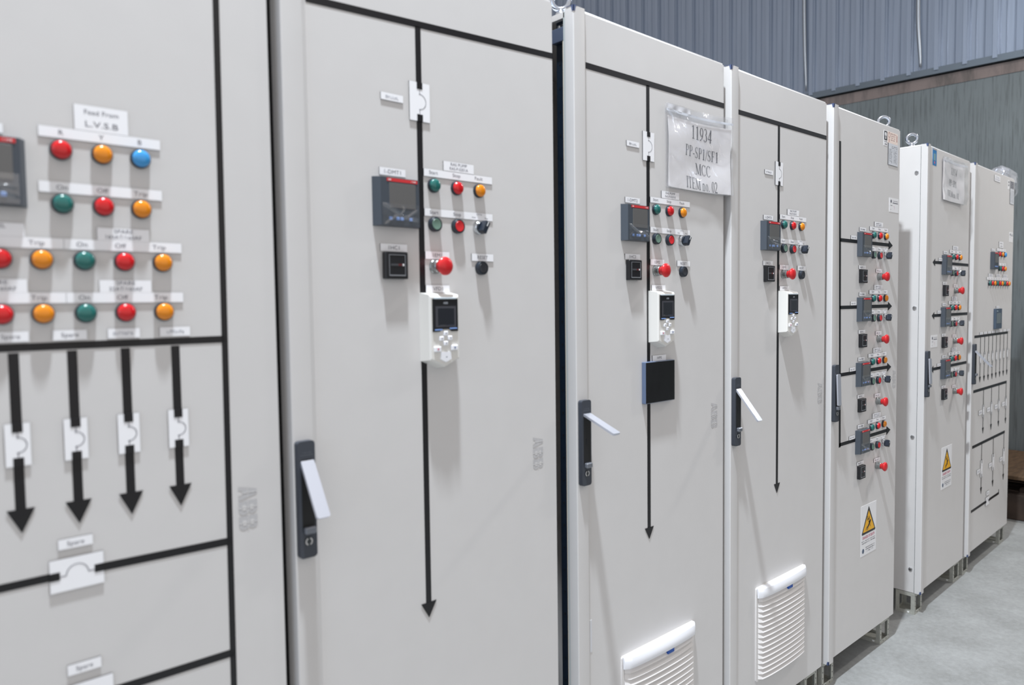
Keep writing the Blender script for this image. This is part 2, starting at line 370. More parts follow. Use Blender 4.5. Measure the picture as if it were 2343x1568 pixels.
def M_hcd():
    b = MB()
    for i in range(6): b.box(0.0115 + i * 0.0042, 0.0149 + i * 0.0042, -0.0133, -0.0124, 0.0245, 0.0285, 1 if i > 3 else 0)
    b.box(0.0375, 0.0405, -0.0133, -0.0124, 0.0245, 0.0285, 2)
    return b.mesh('counter_digits', [mat('digit_grey', rgb(70, 72, 76), .5), mat('digit_red', rgb(96, 34, 38), .5), WHITE])
HCD = M_hcd()
def hour_counter(parent, x, z):
    o = ob('hour_counter', HC, parent, (x, 0, z), 'black square hour counter'); ob('window_frame', HCF, o); ob('counter_digits', HCD, o); return o

# drive keypad, origin at base upper left; body 0.078 wide, 0.134 tall at the sides, point at the bottom
def M_drive():
    b = MB()
    out = [(0, 0), (0, -0.1335), (0.039, -0.150), (0.078, -0.1335), (0.078, 0)]
    n = 5; back = [(x, 0.0, z) for x, z in out]
    c = 0.006; top = 0.006
    mid = [(0.003, -0.026, -0.004), (0.003, -0.026, -0.131), (0.039, -0.026, -0.146), (0.075, -0.026, -0.131), (0.075, -0.026, -0.004)]
    fr = [(0.0055, -0.030, -0.009), (0.0055, -0.030, -0.128), (0.039, -0.030, -0.1425), (0.0725, -0.030, -0.128), (0.0725, -0.030, -0.009)]
    P = back + mid + fr
    F = [(0, 1, 2, 3, 4), (14, 13, 12, 11, 10)]
    for a in (0, 5):
        for i in range(5): F.append((a + i, a + (i + 1) % 5, a + 5 + (i + 1) % 5, a + 5 + i))
    b.add(P, F); return b.mesh('drive_keypad', OFFWHITE, 25)
DRV = M_drive()
DRVP = MB().prism([(0.0085, -0.012), (0.0085, -0.076), (0.024, -0.076), (0.030, -0.0715), (0.048, -0.0715), (0.054, -0.076), (0.0695, -0.076), (0.0695, -0.012)][::-1], -0.0325, -0.029).mesh('display_panel', BLACKPL, 0)
DRVS = MB().box(0.019, 0.060, -0.0334, -0.0320, -0.064, -0.030, 0, c=0.0005).mesh('screen', DARKSCREEN)
DRVF = MB().box(0.0145, 0.0645, -0.0330, -0.0322, -0.0675, -0.0265, 0).mesh('screen_frame', mat('screen_frame', rgb(70, 70, 76), .3))
DRVH = MB().box(0.012, 0.066, -0.0336, -0.030, -0.0130, -0.0095, 0, c=0.0008).mesh('top_lip', mat('lip', rgb(190, 200, 206), 0.25))
def soft(w, h, c=0.0014): return MB().box(-w / 2, w / 2, -0.0338, -0.0295, -h / 2, h / 2, 0, c=c).mesh('key', HOODM)
K1 = soft(0.0105, 0.0085); K2 = soft(0.0165, 0.0105); K3 = MB().prism([(-0.011, 0.010), (-0.013, -0.004), (0, -0.0105), (0.013, -0.004), (0.011, 0.010)][::-1], -0.0325, -0.0295).mesh('key', HOODM, 0)
def dot(m, w=0.002): return MB().box(-w / 2, w / 2, -0.0342, -0.0336, -w / 2, w / 2).mesh('key_mark', m, 0)
DOTK = dot(INK); DOTR = dot(PINKINK, 0.0035); DOTB = dot(mat('blue_ink', rgb(90, 110, 150), .5), 0.0035)
BK = MB().box(-0.009, 0.009, -0.0336, -0.030, -0.0013, 0.0013, 0, c=0.0004).mesh('soft_key', BLUEKEY)
_t = MB(); put_text(_t, 'ABB', 0.039, -0.0328, -0.0205, 0.0042, 1.1, bold=0.03); DRVT = _t.mesh('lettering', mat('silver_ink', rgb(160, 165, 172), .4), 0)
def drive_keypad(parent, x, z):
    o = ob('drive_keypad', DRV, parent, (x, 0, z), 'white drive keypad with black display and pointed lower end')
    ob('display_panel', DRVP, o, label='black display panel'); ob('screen_frame', DRVF, o); ob('screen', DRVS, o); ob('top_lip', DRVH, o); ob('lettering', DRVT, o)
    for kx, kz, k, d in ((0.039, -0.0795, K1, DOTK), (0.0285, -0.0895, K1, DOTK), (0.0495, -0.0890, K1, DOTK), (0.039, -0.0990, K1, DOTK), (0.019, -0.110, K2, DOTR), (0.060, -0.1085, K2, DOTB), (0.039, -0.126, K3, DOTK)):
        ob('key', k, o, (kx, 0, kz)); ob('key_mark', d, o, (kx, 0, kz))
    ob('soft_key', BK, o, (0.0215, 0, -0.0725)); ob('soft_key', BK, o, (0.0575, 0, -0.0705))
    return o

# swing door handle, origin at housing lower centre, 0.032 x 0.203, on the raised rail
def M_handle():
    b = MB(); h = 0.203; w = 0.016
    b.prism(rrect(-w, w, 0, h, 0.006), -0.0125, 0)
    return b.mesh('door_handle', HANDLE, 35)
HND = M_handle()
RECESS = MB().prism(rrect(-0.0105, 0.0125, 0.052, 0.172, 0.003), -0.0131, -0.0120).mesh('recess', mat('recess_black', rgb(18, 18, 19), .5), 0)
SLOT = MB().box(-0.0025, 0.0015, -0.0136, -0.0128, 0.098, 0.112).mesh('slot', BLACKPL, 0)
CYL = MB().lathe([(0.0075, 0.010), (0.0075, 0.0138), (0.0005, 0.0140)], cz=0.029).mesh('lock_cylinder', mat('lock_dark', rgb(70, 74, 76), .3, .6))
def M_lockmark():
    b = MB()
    for a0, a1 in ((110, 250), (-70, 70)):
        for k in range(10):
            t0 = R(a0 + (a1 - a0) * k / 10); t1 = R(a0 + (a1 - a0) * (k + 1) / 10)
            P = [(r * math.cos(t), -0.0143, 0.029 + r * math.sin(t)) for r, t in ((0.0045, t0), (0.0068, t0), (0.0068, t1), (0.0045, t1))]
            b.add(P, [(0, 1, 2, 3)])
    return b.mesh('lock_mark', mat('lock_mark', rgb(200, 200, 200), .3), 0)
LKM = M_lockmark()
LATCH = MB().box(-0.009, 0.0115, -0.0215, -0.0120, 0.043, 0.055, 0, c=0.002).mesh('latch_tab', mat('latch', rgb(128, 132, 140), .3, .5))
_t = MB(); scribble(_t, -0.007, 0.009, 0.183, 0.002, -0.0127, seed=5); _t.box(-0.011, 0.012, -0.0127, -0.0124, 0.1785, 0.1790)
HTXT = _t.mesh('moulded_text', mat('moulded', rgb(104, 108, 116), .5), 0)
def handle(parent, x, z, tip=None):      # tip = (out, z above housing foot) of a lever swung open
    o = ob('door_handle', HND, parent, (x, -0.010, z), 'dark grey swing handle housing')
    ob('recess', RECESS, o); ob('slot', SLOT, o); ob('lock_cylinder', CYL, o); ob('lock_mark', LKM, o); ob('latch_tab', LATCH, o); ob('moulded_text', HTXT, o)
    w = 0.0122
    if tip:
        a = Vector((0, -0.008, 0.168)); t = Vector((0, -(tip[0] - 0.010), tip[1]))
    else:
        a = Vector((0, -0.0135, 0.170)); t = Vector((0, -0.0175, 0.058))
    d = (t - a); L = d.length; dn = d.normalized(); nrm = Vector((0, -dn.z, dn.y)) if dn.z else Vector((0, 0, 1))
    if nrm.z < 0: nrm = -nrm
    pts = rrect(-w, w, 0, L, 0.004 if L > 0.03 else 0.002)
    def P(px, s_, th): return tuple(a + Vector((px, 0, 0)) + dn * s_ + nrm * th)
    n = len(pts); V = [P(px + 0.0012, s_, 0.0) for px, s_ in pts] + [P(px + 0.0012, s_, 0.0052) for px, s_ in pts]
    F = [tuple(range(n)), tuple(range(n, 2 * n))[::-1]] + [(i, (i + 1) % n, n + (i + 1) % n, n + i) for i in range(n)]
    ob('lever', MB().add(V, F).mesh('lever', SILVER, 35), o, label='silver lever swung outwards' if tip else 'silver lever folded in')
    return o

def plate(parent, x0, x1, z0, z1, words=(), name='label_plate', t=0.0018, scr=0, seed=0, ink=INK, y=0.0):
    """white engraved label with a dark core; words = (text, centre x, centre z, letter height, widening)"""
    b = MB(); cx, cz = (x0 + x1) / 2, (z0 + z1) / 2; w, h = x1 - x0, z1 - z0
    b.prism([(-w / 2, -h / 2), (-w / 2, h / 2), (w / 2, h / 2), (w / 2, -h / 2)], -t, 0, 0, 1)
    o = ob(name, b.mesh(name, [WHITEPL, BLACKCORE], 0), parent, (cx, y, cz))
    if words or scr:
        for wd in words:
            s_, wx, wz, hh, wide = wd; tb = MB(); put_text(tb, s_, wx - cx, -t - 0.0002, wz - cz, hh, wide, maxw=w * 0.94); ob('lettering', tb.mesh('lettering', ink, 0), o)
        tb = MB()
        for k in range(scr):
            zz = h * (0.5 - (k + 0.5) / scr) * (0.75 if scr > 1 else 1); ww = w * (0.33 if k % 2 == 0 else 0.40)
            scribble(tb, -ww, ww, zz, min(h * 0.38, h * 0.55 / scr), -t - 0.0003, seed=seed + k, gap=0.12)
        if scr: ob('lettering', tb.mesh('lettering', PALEINK, 0), o)
    return o
def words3(x, names, z, h=0.0070, wide=1.15): return [(n, xx, z, h, wide) for n, xx in zip(names, x)]

def flat_strip(parent, p0, p1, w, name='mimic_line', y=-0.0006):
    a = Vector((p0[0], p0[1])); b_ = Vector((p1[0], p1[1])); d = (b_ - a).normalized(); n = Vector((-d.y, d.x)) * w / 2
    pts = [a + n, b_ + n, b_ - n, a - n]; c = (a + b_) / 2
    b = MB().prism([(q.x - c.x, q.y - c.y) for q in pts], -0.0006, 0)
    return ob(name, b.mesh(name, TAPE, 0), parent, (c.x, 0 if y == -0.0006 else y, c.y))
def arrow_head(parent, pts, y=0.0):
    cx = sum(p[0] for p in pts) / 3; cz = sum(p[1] for p in pts) / 3
    return ob('arrow_head', MB().prism([(p[0] - cx, p[1] - cz) for p in pts], -0.0009, 0).mesh('arrow_head', TAPE, 0), parent, (cx, y, cz))
def arc_geo(cx, cz, r, a0, a1, t, y, n=16):
    b = MB()
    for k in range(n):
        q0 = R(a0 + (a1 - a0) * k / n); q1 = R(a0 + (a1 - a0) * (k + 1) / n)
        b.add([(cx + rr * math.cos(q), y, cz + rr * math.sin(q)) for rr, q in ((r - t / 2, q0), (r + t / 2, q0), (r + t / 2, q1), (r - t / 2, q1))], [(0, 1, 2, 3)])
    return b
def symbol_plate(parent, x, z0, z1, w, tw, gap, horiz=False, small=False):
    """white breaker-symbol plate with the two tape ends and the arc; vertical unless horiz"""
    t = 0.0018
    if not horiz:
        o = plate(parent, x - w / 2, x + w / 2, z0, z1, name='breaker_symbol', t=t); h = z1 - z0; cz = (z0 + z1) / 2
        g0, g1 = gap[0] - cz, gap[1] - cz
        for e0, e1 in ((g1, h / 2), (-h / 2, g0)): ob('line_end', MB().box(-tw / 2, tw / 2, -t - 0.0006, -t, e0, e1, 0).mesh('line_end', TAPE, 0), o)
        gh = (g1 - g0); r = gh * 0.30; a = arc_geo(0, (g0 + g1) / 2, r, -90, 90, 0.0011 if not small else .0008, -t - 0.0003)
        a.box(-0.0005, 0.0005, -t - 0.0003, -t - 0.0001, (g0 + g1) / 2 + r, g1); a.box(-0.0005, 0.0005, -t - 0.0003, -t - 0.0001, g0, (g0 + g1) / 2 - r)
        a.box(-0.0014, 0.0014, -t - 0.0003, -t - 0.0001, (g0 + g1) / 2 + r - .0005, (g0 + g1) / 2 + r + .001); a.box(-0.0014, 0.0014, -t - 0.0003, -t - 0.0001, (g0 + g1) / 2 - r - .001, (g0 + g1) / 2 - r + .0005)
        ob('arc_mark', a.mesh('arc_mark', INK, 0), o)
    else:
        cz = (z0 + z1) / 2; o = plate(parent, x - w / 2, x + w / 2, z0, z1, name='breaker_symbol', t=t)
        g0, g1 = gap[0] - x, gap[1] - x; ez = gap[2] - cz
        for e0, e1 in ((-w / 2, g0), (g1, w / 2)): ob('line_end', MB().box(e0, e1, -t - 0.0006, -t, ez - tw / 2, ez + tw / 2).mesh('line_end', TAPE, 0), o)
        r = (g1 - g0) * 0.32; a = arc_geo((g0 + g1) / 2, ez - 0.001, r, 0, 180, 0.0011, -t - 0.0003)
        a.box(g0, (g0 + g1) / 2 - r, -t - 0.0003, -t - 0.0001, ez - .0015, ez - .0005); a.box((g0 + g1) / 2 + r, g1, -t - 0.0003, -t - 0.0001, ez - .0015, ez - .0005)
        ob('arc_mark', a.mesh('arc_mark', INK, 0), o)
    return o

def foot_mesh():
    """sheet-steel corner piece of a plinth, 0.092 wide, 0.075 deep, 0.098 high, front at y=0, open windows"""
    b = MB(); w, d, h, t, m_ = 0.092, 0.080, 0.098, 0.002, 0.016
    def panel(fix, ax):
        # frame of four bars around an opening
        for a0, a1, z0, z1 in ((0, m_, 0, h), (1 - m_, 1, 0, h), (m_, -m_, 0, m_ * 0.9), (m_, -m_, h - m_, h)):
            L = w if ax == 'x' else d
            p0 = a0 if a0 >= 0 else L + a0; p1 = a1 if a1 > 0 else L + a1
            if a0 == 1 - m_: p0, p1 = L - m_, L
            if ax == 'x': b.box(p0, p1, fix, fix + t, z0, z1)
            else: b.box(fix, fix + t, max(p0, t), min(p1, d - t), z0, z1)
    panel(0, 'x'); panel(0, 'y'); panel(w - t, 'y'); panel(d - t, 'x')
    b.box(t, w - t, t, d - t, 0, 0.003); b.box(t, w - t, t, d - t, h - 0.003, h)
    for px in (0.008, w - 0.008):
        for k in range(4): b.box(px - 0.002, px + 0.002, -0.0004, 0.0002, 0.014 + k * 0.0225, 0.018 + k * 0.0225, 1)
    for k in range(2): b.box(0.03 + k * .03, 0.034 + k * .03, -0.0004, 0.0002, 0.0055, 0.0095, 1)
    b.box(-0.0012, 0.0003, 0.022, 0.030, 0.005, 0.011, 2)
    return b.mesh('plinth_foot', [ZINC, BLACKCORE, WHITE], 0)
FOOT = foot_mesh()
def M_eye():
    b = MB(); n = 28
    b.tube([(0.0205 * math.cos(2 * math.pi * k / n), 0, 0.036 + 0.0205 * math.sin(2 * math.pi * k / n)) for k in range(n)], 0.0066, 12, closed=True)
    m_ = 20
    def ring(z, r): return [(r * math.cos(2 * math.pi * k / m_), r * math.sin(2 * math.pi * k / m_), z) for k in range(m_)]
    P = ring(0, 0.0135) + ring(0.005, 0.0135) + ring(0.010, 0.0085) + ring(0.016, 0.0072)
    F = [(i * m_ + k, i * m_ + (k + 1) % m_, (i + 1) * m_ + (k + 1) % m_, (i + 1) * m_ + k) for i in range(3) for k in range(m_)] + [tuple(range(m_))[::-1], tuple(3 * m_ + k for k in range(m_))]
    b.add(P, F); return b.mesh('lifting_eye', EYEM, 50)
EYE = M_eye()
def logo(parent, x, z, h=0.074, w=0.031):
    """ABB lettering turned to read downwards, split by a fine cross"""
    b = MB(); q = h / 3.12
    A = [(0, 0), (0.32, 1), (0.68, 1), (1, 0), (0.74, 0), (0.67, 0.2), (0.33, 0.2), (0.26, 0)]
    B = [(0, 0), (0, 1), (0.66, 1), (0.86, 0.93), (0.93, 0.76), (0.88, 0.60), (0.78, 0.53), (0.92, 0.44), (0.98, 0.28), (0.92, 0.1), (0.72, 0)]
    for k, G in enumerate((A, B, B)):      # letter x runs down the door, letter height runs to the right
        b.add([(-w / 2 + b_ * w, -0.0004, h / 2 - (k * 1.06 + a_) * q) for a_, b_ in G], [tuple(range(len(G)))])
    o = ob('maker_logo', b.mesh('maker_logo', LOGOGREY, 0), parent, (x, 0, z), 'pale grey ABB letters')
    c = MB().box(-0.0005, 0.0005, -0.0007, -0.0005, -h / 2, h / 2)
    for k in (0, 1, 2):
        z_ = h / 2 - (k * 1.06 + 0.5) * q; c.box(-w / 2, w / 2, -0.0007, -0.0005, z_ - 0.0004, z_ + 0.0004)
        if k:
            for b0, b1 in ((0.2, 0.40), (0.62, 0.80)): c.box(-w / 2 + b0 * w, -w / 2 + b1 * w, -0.0007, -0.0005, h / 2 - (k * 1.06 + 0.66) * q, h / 2 - (k * 1.06 + 0.32) * q)
    ob('logo_split', c.mesh('logo_split', PAINT, 0), o)
    return o
SCREW = MB().lathe([(0.0085, 0), (0.0083, 0.003), (0.0066, 0.0052), (0.0005, 0.0058)]).mesh('panel_screw', CHROME, 40)

# ------------------------------------------------------------------ cabinets
def frame_of(g):
    if g == 'A': a, o = 0.00701, Vector((0, 0.00817, 0))
    elif g == 'B': a, o = 0.0, Vector((0, 0, 0))
    else: a = 0.02145; o = Vector((3, 0.03117, 0)) - 3 * Vector((math.cos(a), math.sin(a), 0))
    return a, o
DEPTH = 0.42
def cabinet(g, u0, u1, label, top=2.1, rail=True, open_side=False, feet=(0, 1), leaf=0.0165):
    """electrical cabinet: x runs along the row from the hinge rail, y=0 is the door face, body behind"""
    a, o = frame_of(g); e = Vector((math.cos(a), math.sin(a), 0)); loc = o + u0 * e
    t = thing('electrical_cabinet', label, 'cabinet', loc, a, 'electrical cabinets in the row'); W = u1 - u0; bz = 0.1
    # body: side, back, base shell (hollow)
    b = MB(); y0 = leaf + (0.0025 if leaf < 0.02 else 0.020); xs = 0.003
    if open_side:
        b.box(xs, W - 0.006, DEPTH - 0.003, DEPTH, bz, top - 0.006)
        b.box(W - 0.009, W - 0.006, y0, DEPTH - 0.003, bz, top - 0.006)
        b.box(xs, W - 0.009, y0, DEPTH - 0.003, bz, bz + 0.004)
    else:
        b.box(xs, W - 0.006, y0, DEPTH, bz, top - 0.008)
    ob('body', b.mesh('body', PAINT, 0), t)
    # door leaf with raised rail on the left
    prof = [(0.0, -0.008), (0.0006, -0.0096), (0.002, -0.0102), (0.0365, -0.0102), (0.0385, -0.0095), (0.0500, 0.0), (W - 0.0012, 0.0), (W, 0.0012), (W, 0.0165), (0.05, leaf), (0.0, leaf)] if rail else [(0, 0.0012), (0.0012, 0), (W - 0.0012, 0), (W, 0.0012), (W, 0.0165), (0, 0.0165)]
    if rail: prof = prof[:6] + [(0.0506, 0.0)] + prof[6:-2] + [(0.0506, 0.0165), (0.05, leaf), (0.0, leaf)]
    n = len(prof); P = [(x, y, bz + (0.006 if rail and x > 0.0503 else 0)) for x, y in prof] + [(x, y, top - (0.0045 if rail and x > 0.0503 else 0)) for x, y in prof]
    F = [tuple(range(n))[::-1], tuple(range(n, 2 * n))] + [(i, (i + 1) % n, n + (i + 1) % n, n + i) for i in range(n)]
    ob('door', MB().add(P, F).mesh('door', PAINT, 20), t)
    ob('gasket', MB().box(0.004, W - 0.007 if leaf < 0.02 else 0.03, leaf, y0, bz + .004, top - 0.010).mesh('gasket', GASKET if leaf < 0.02 else BLACKCORE, 0), t) if not open_side else None  # behind a thick leaf it is coloured black for the shade deep in the gap
    if rail:   # dark plastic wedge at the top and bottom corner of the rail, wrapped round the corner
        for zz, s_ in ((top, -1), (bz, 1)):
            h = 0.0125; c = MB(); 
            for (wt, wb, ax) in ((0.0075, 0.0045, 'x'), (0.0075, 0.0045, 'y')):
                z_a, z_b = zz + 0.0005 * -s_, zz + s_ * h
                if ax == 'x': P = [(-0.0006, -0.0108, z_a), (wt, -0.0108, z_a), (wb, -0.0108, z_b), (-0.0006, -0.0108, z_b), (-0.0006, -0.0095, z_a), (wt, -0.0095, z_a), (wb, -0.0095, z_b), (-0.0006, -0.0095, z_b)]
                else: P = [(-0.0006, -0.0108, z_a), (-0.0006, -0.0102 + wt, z_a), (-0.0006, -0.0102 + wb, z_b), (-0.0006, -0.0108, z_b), (0.0006, -0.0108, z_a), (0.0006, -0.0102 + wt, z_a), (0.0006, -0.0102 + wb, z_b), (0.0006, -0.0108, z_b)]
                c.add(P, [(0, 1, 2, 3), (7, 6, 5, 4), (0, 4, 5, 1), (1, 5, 6, 2), (2, 6, 7, 3), (3, 7, 4, 0)])
            c.box(-0.0008, 0.012, -0.0106, 0.012, zz, zz + 0.0012 * -s_ ) if s_ < 0 else None
            ob('corner_cap', c.mesh('corner_cap', CAPM, 0), t, label='blue-grey plastic corner cap')
    ob('roof_panel', MB().box(0.014, W - 0.001, 0.0035, DEPTH, top - 0.006, top + 0.0015, 0, c=0.001).mesh('roof_panel', PAINT), t)
    for fx in ([0.0] if 0 in feet else []) + ([W - 0.098] if 1 in feet else []):
        ob('plinth_foot', FOOT, t, (fx + 0.001, 0.0145, 0)); ob('plinth_foot', FOOT, t, (fx + 0.001, DEPTH - 0.085, 0))
    return t

# local x helper: things below use x measured along the group's axis, minus u0
def unit(c, X, dz, words_r, tags, lab_l, film=None, sc=0.0, hc_l='', em_l='', rst=True, em_x=0.031, small=False, row_x=None, rag=None):
    """one starter's set of devices around mimic-line position X (cabinet-local)"""
    meter(c, X - 0.110, 1.569 + dz, film)
    plate(c, X - 0.094, X - 0.036, 1.6645 + dz, 1.6785 + dz, [(lab_l, X - 0.065, 1.6713 + dz, 0.0075, 1.15)] if lab_l else (), scr=0 if lab_l else 1, seed=11)
    rx = (X + 0.007, X + 0.1825) if row_x is None else row_x
    if rag: plate(c, rag[0], rag[1], 1.6885 + dz, 1.7075 + dz, scr=2, seed=4)
    else: plate(c, X + 0.055, X + 0.133, 1.6880 + dz, 1.7070 + dz, [(words_r[0], X + 0.094, 1.7020 + dz, 0.0062, 1.1), (words_r[1], X + 0.094, 1.6935 + dz, 0.0062, 1.0)])
    lx = (X + 0.030, X + 0.0875, X + 0.146)
    plate(c, rx[0], rx[1], 1.6725 + dz, 1.6870 + dz, words3(lx, ('Start', 'Stop', 'Fault'), 1.6805 + dz))
    plate(c, rx[0], rx[1], 1.5955 + dz, 1.6100 + dz, words3(lx[:2], ('Start', 'Stop'), 1.6030 + dz) + [('LOCAL', lx[2], 1.6070 + dz, 0.0032, 1.1), ('Auto', lx[2] - 0.015, 1.6005 + dz, 0.0034, 1.1), ('Man', lx[2] + 0.019, 1.6000 + dz, 0.0034, 1.1)])
    for x_, col in zip(lx, ('green', 'red', 'amber')): lamp(c, x_, 1.6555 + dz, col)
    button(c, lx[0], 1.5795 + dz, 'green'); button(c, lx[1], 1.5790 + dz, 'red'); selector(c, lx[2] - 0.002, 1.5795 + dz)
    plate(c, X - 0.0955, X - 0.0355, 1.5230 + dz, 1.5370 + dz, [(hc_l, X - 0.0655, 1.5298 + dz, 0.0075, 1.15)] if hc_l else (), scr=0 if hc_l else 1, seed=21)
    hour_counter(c, X - 0.0915, 1.4710 + dz)
    if em_x < 0.05: plate(c, X + 0.007, X + 0.066, 1.5115 + dz, 1.5265 + dz, [(em_l, X + 0.036, 1.5188 + dz, 0.0075, 1.1)] if em_l else (), scr=0 if em_l else 1, seed=31)
    else: plate(c, X + em_x - 0.028, X + em_x + 0.030, 1.5125 + dz, 1.5270 + dz, scr=1, seed=31)
    estop(c, X + em_x, 1.4965 + dz)
    if rst:
        plate(c, X + 0.124, X + 0.183, 1.5110 + dz, 1.5260 + dz, [('RESET', X + 0.1535, 1.5183 + dz, 0.0075, 1.05)])
        button(c, X + 0.1485, 1.4965 + dz, 'black')

def main_arrow(c, X, z_top, dz, w=0.0130):
    flat_strip(c, (X, z_top), (X, 0.827), w, 'feeder_line'); arrow_head(c, [(X - 0.0185, 0.8275), (X + 0.0185, 0.8275), (X, 0.7965)], -0.0006)
    symbol_plate(c, X, 1.7755 + dz, 1.8490 + dz, 0.0475, w, (1.7885 + dz, 1.8365 + dz)).location.y = -0.0006
    plate(c, X - 0.0875, X - 0.0380, 1.8035 + dz, 1.8170 + dz, scr=1, seed=int(X * 100) % 90 + 3, ink=GREYINK)

# ---- cabinet 0 (nearest, distribution door)
UA0 = -1.760
c0 = cabinet('A', UA0, -0.9585, 'nearest cabinet at the left, door covered with rows of pilot lamps and four down arrows', feet=(0, 1))
L = lambda u: u - UA0
# vertical and horizontal mimic lines
flat_strip(c0, (L(-1.0410), 2.08), (L(-1.0535), 0.30), 0.0100, 'mimic_line')
flat_strip(c0, (L(-1.70), 1.3718), (L(-1.046), 1.3710), 0.0108, 'mimic_line')
flat_strip(c0, (L(-1.70), 1.0490), (L(-1.2865), 1.0478), 0.0112, 'mimic_line'); flat_strip(c0, (L(-1.2865), 1.0478), (L(-1.046), 1.0420), 0.0120, 'mimic_line')
flat_strip(c0, (L(-1.70), 0.8655), (L(-1.047), 0.8565), 0.0125, 'mimic_line')
symbol_plate(c0, L(-1.2680), 1.0245, 1.0710, 0.068, 0.0115, (L(-1.2895), L(-1.2460), 1.0475), horiz=True).location.y = -0.0006
plate(c0, L(-1.2900), L(-1.2465), 1.0840, 1.0985, [('Spare', L(-1.2682), 1.0910, 0.0065, 1.1)])
symbol_plate(c0, L(-1.2620), 0.8400, 0.8865, 0.068, 0.0115, (L(-1.2835), L(-1.2400), 0.8590), horiz=True).location.y = -0.0006
plate(c0, L(-1.2855), L(-1.2425), 0.9010, 0.9165, [('Spare', L(-1.2640), 0.9085, 0.0065, 1.1)])
for i, u in enumerate((-1.6150, -1.5440, -1.4730, -1.4020, -1.3315, -1.2620, -1.1930, -1.1225)):
    x = L(u); k = min(max(i - 4, 0), 3); dz = -0.0010 * k
    flat_strip(c0, (x, 1.3640), (x, 1.2440 + dz), 0.0125, 'feeder_line'); flat_strip(c0, (x, 1.2440 + dz), (x, 1.1500 + dz), 0.0125, 'feeder_line')
    arrow_head(c0, [(x - 0.0165, 1.1510 + dz), (x + 0.0165, 1.1510 + dz), (x, 1.1180 + dz)], -0.0006)
    symbol_plate(c0, x, 1.2105 + dz, 1.2690 + dz, 0.0295, 0.0125, (1.2220 + dz, 1.2565 + dz)).location.y = -0.0006
for u0_, u1_, wd in ((-1.3545, -1.3130, 'Spare'), (-1.2850, -1.2425, 'Spare'), (-1.2158, -1.1725, None), (-1.1445, -1.1000, None)):
    plate(c0, L(u0_), L(u1_), 1.3790, 1.3930, [(wd, L((u0_ + u1_) / 2), 1.3860, 0.0062, 1.15)] if wd else (), scr=0 if wd else 1, seed=int(-u0_ * 100))
plate(c0, L(-1.2470), L(-1.1775), 1.6740, 1.7095, [('Feed From', L(-1.2120), 1.7000, 0.0068, 1.1), ('L.V.S.B', L(-1.2120), 1.6835, 0.0085, 1.35)])
plate(c0, L(-1.2910), L(-1.1340), 1.6590, 1.6735, words3((L(-1.2640), L(-1.2135), L(-1.1625)), 'RYB', 1.6665))
plate(c0, L(-1.2935), L(-1.1340), 1.5835, 1.5985, words3((L(-1.2655), L(-1.2145), L(-1.1640)), ('On', 'Off', 'Trip'), 1.5910, 0.0068, 1.2))
for zz0, wds in ((1.5060, ('SPARE', '160AT/160AF')), (1.4310, ('SPARE', '32AT/160AF'))):
    for s_ in (0, -1):
        x0 = L(-1.2660) + s_ * 0.1580; plate(c0, x0, x0 + 0.1575, zz0, zz0 + 0.0145, words3((x0 + 0.022, x0 + 0.072, x0 + 0.125), ('On', 'Off', 'Trip'), zz0 + 0.0072, 0.0068, 1.2))
        ww = wds if s_ == 0 or zz0 < 1.5 else ('PANEL', 'P1')
        plate(c0, x0 + 0.0420, x0 + 0.1120, zz0 + 0.0147, zz0 + 0.0325, [(ww[0], x0 + 0.077, zz0 + 0.0280, 0.0058, 1.2), (ww[1], x0 + 0.077, zz0 + 0.0195, 0.0058, 1.1)])
for z_, cols, us in ((1.6425, ('red', 'amber', 'blue'), (-1.2650, -1.2135, -1.1625)), (1.5685, ('green', 'red', 'amber'), (-1.2660, -1.2145, -1.1640)),
                     (1.4905, ('green', 'red', 'amber', 'green', 'red', 'amber'), (-1.3935, -1.3415, -1.2940, -1.2420, -1.1900, -1.1370)), (1.4165, ('green', 'red', 'amber', 'green', 'red', 'amber'), (-1.3945, -1.3425, -1.2950, -1.2430, -1.1910, -1.1375))):
    for u, col in zip(us, cols): lamp(c0, L(u), z_, col)
meter(c0, L(-1.4100), 1.5600, 1)
plate(c0, L(-1.3900), L(-1.3310), 1.6560, 1.6690, scr=1, seed=2)
logo(c0, L(-1.0170), 1.0910)

# ---- cabinet 1
UA1 = -0.9400
c1 = cabinet('A', UA1, -0.2850, 'large cabinet with white drive keypad, left of the dark open gap', leaf=0.028)
X = -0.6555 - UA1
flat_strip(c1, (0.051, 1.9480), (0.6555, 1.9778), 0.0128, 'mimic_line')
main_arrow(c1, X, 1.9560, 0.0)
unit(c1, X, 0.0, ('RAS PUMP', 'RAS-P-0301A'), None, '1-DMT1', 0, hc_l='1HC1', em_l='1EM1')
plate(c1, X + 0.007, X + 0.0650, 1.4455, 1.4600, [('VFD1', X + 0.036, 1.4528, 0.0075, 1.1)])
drive_keypad(c1, X - 0.0085, 1.4450)
handle(c1, 0.0185, 0.9885, (0.0736, 0.0790))
logo(c1, -0.3450 - UA1, 1.0830)

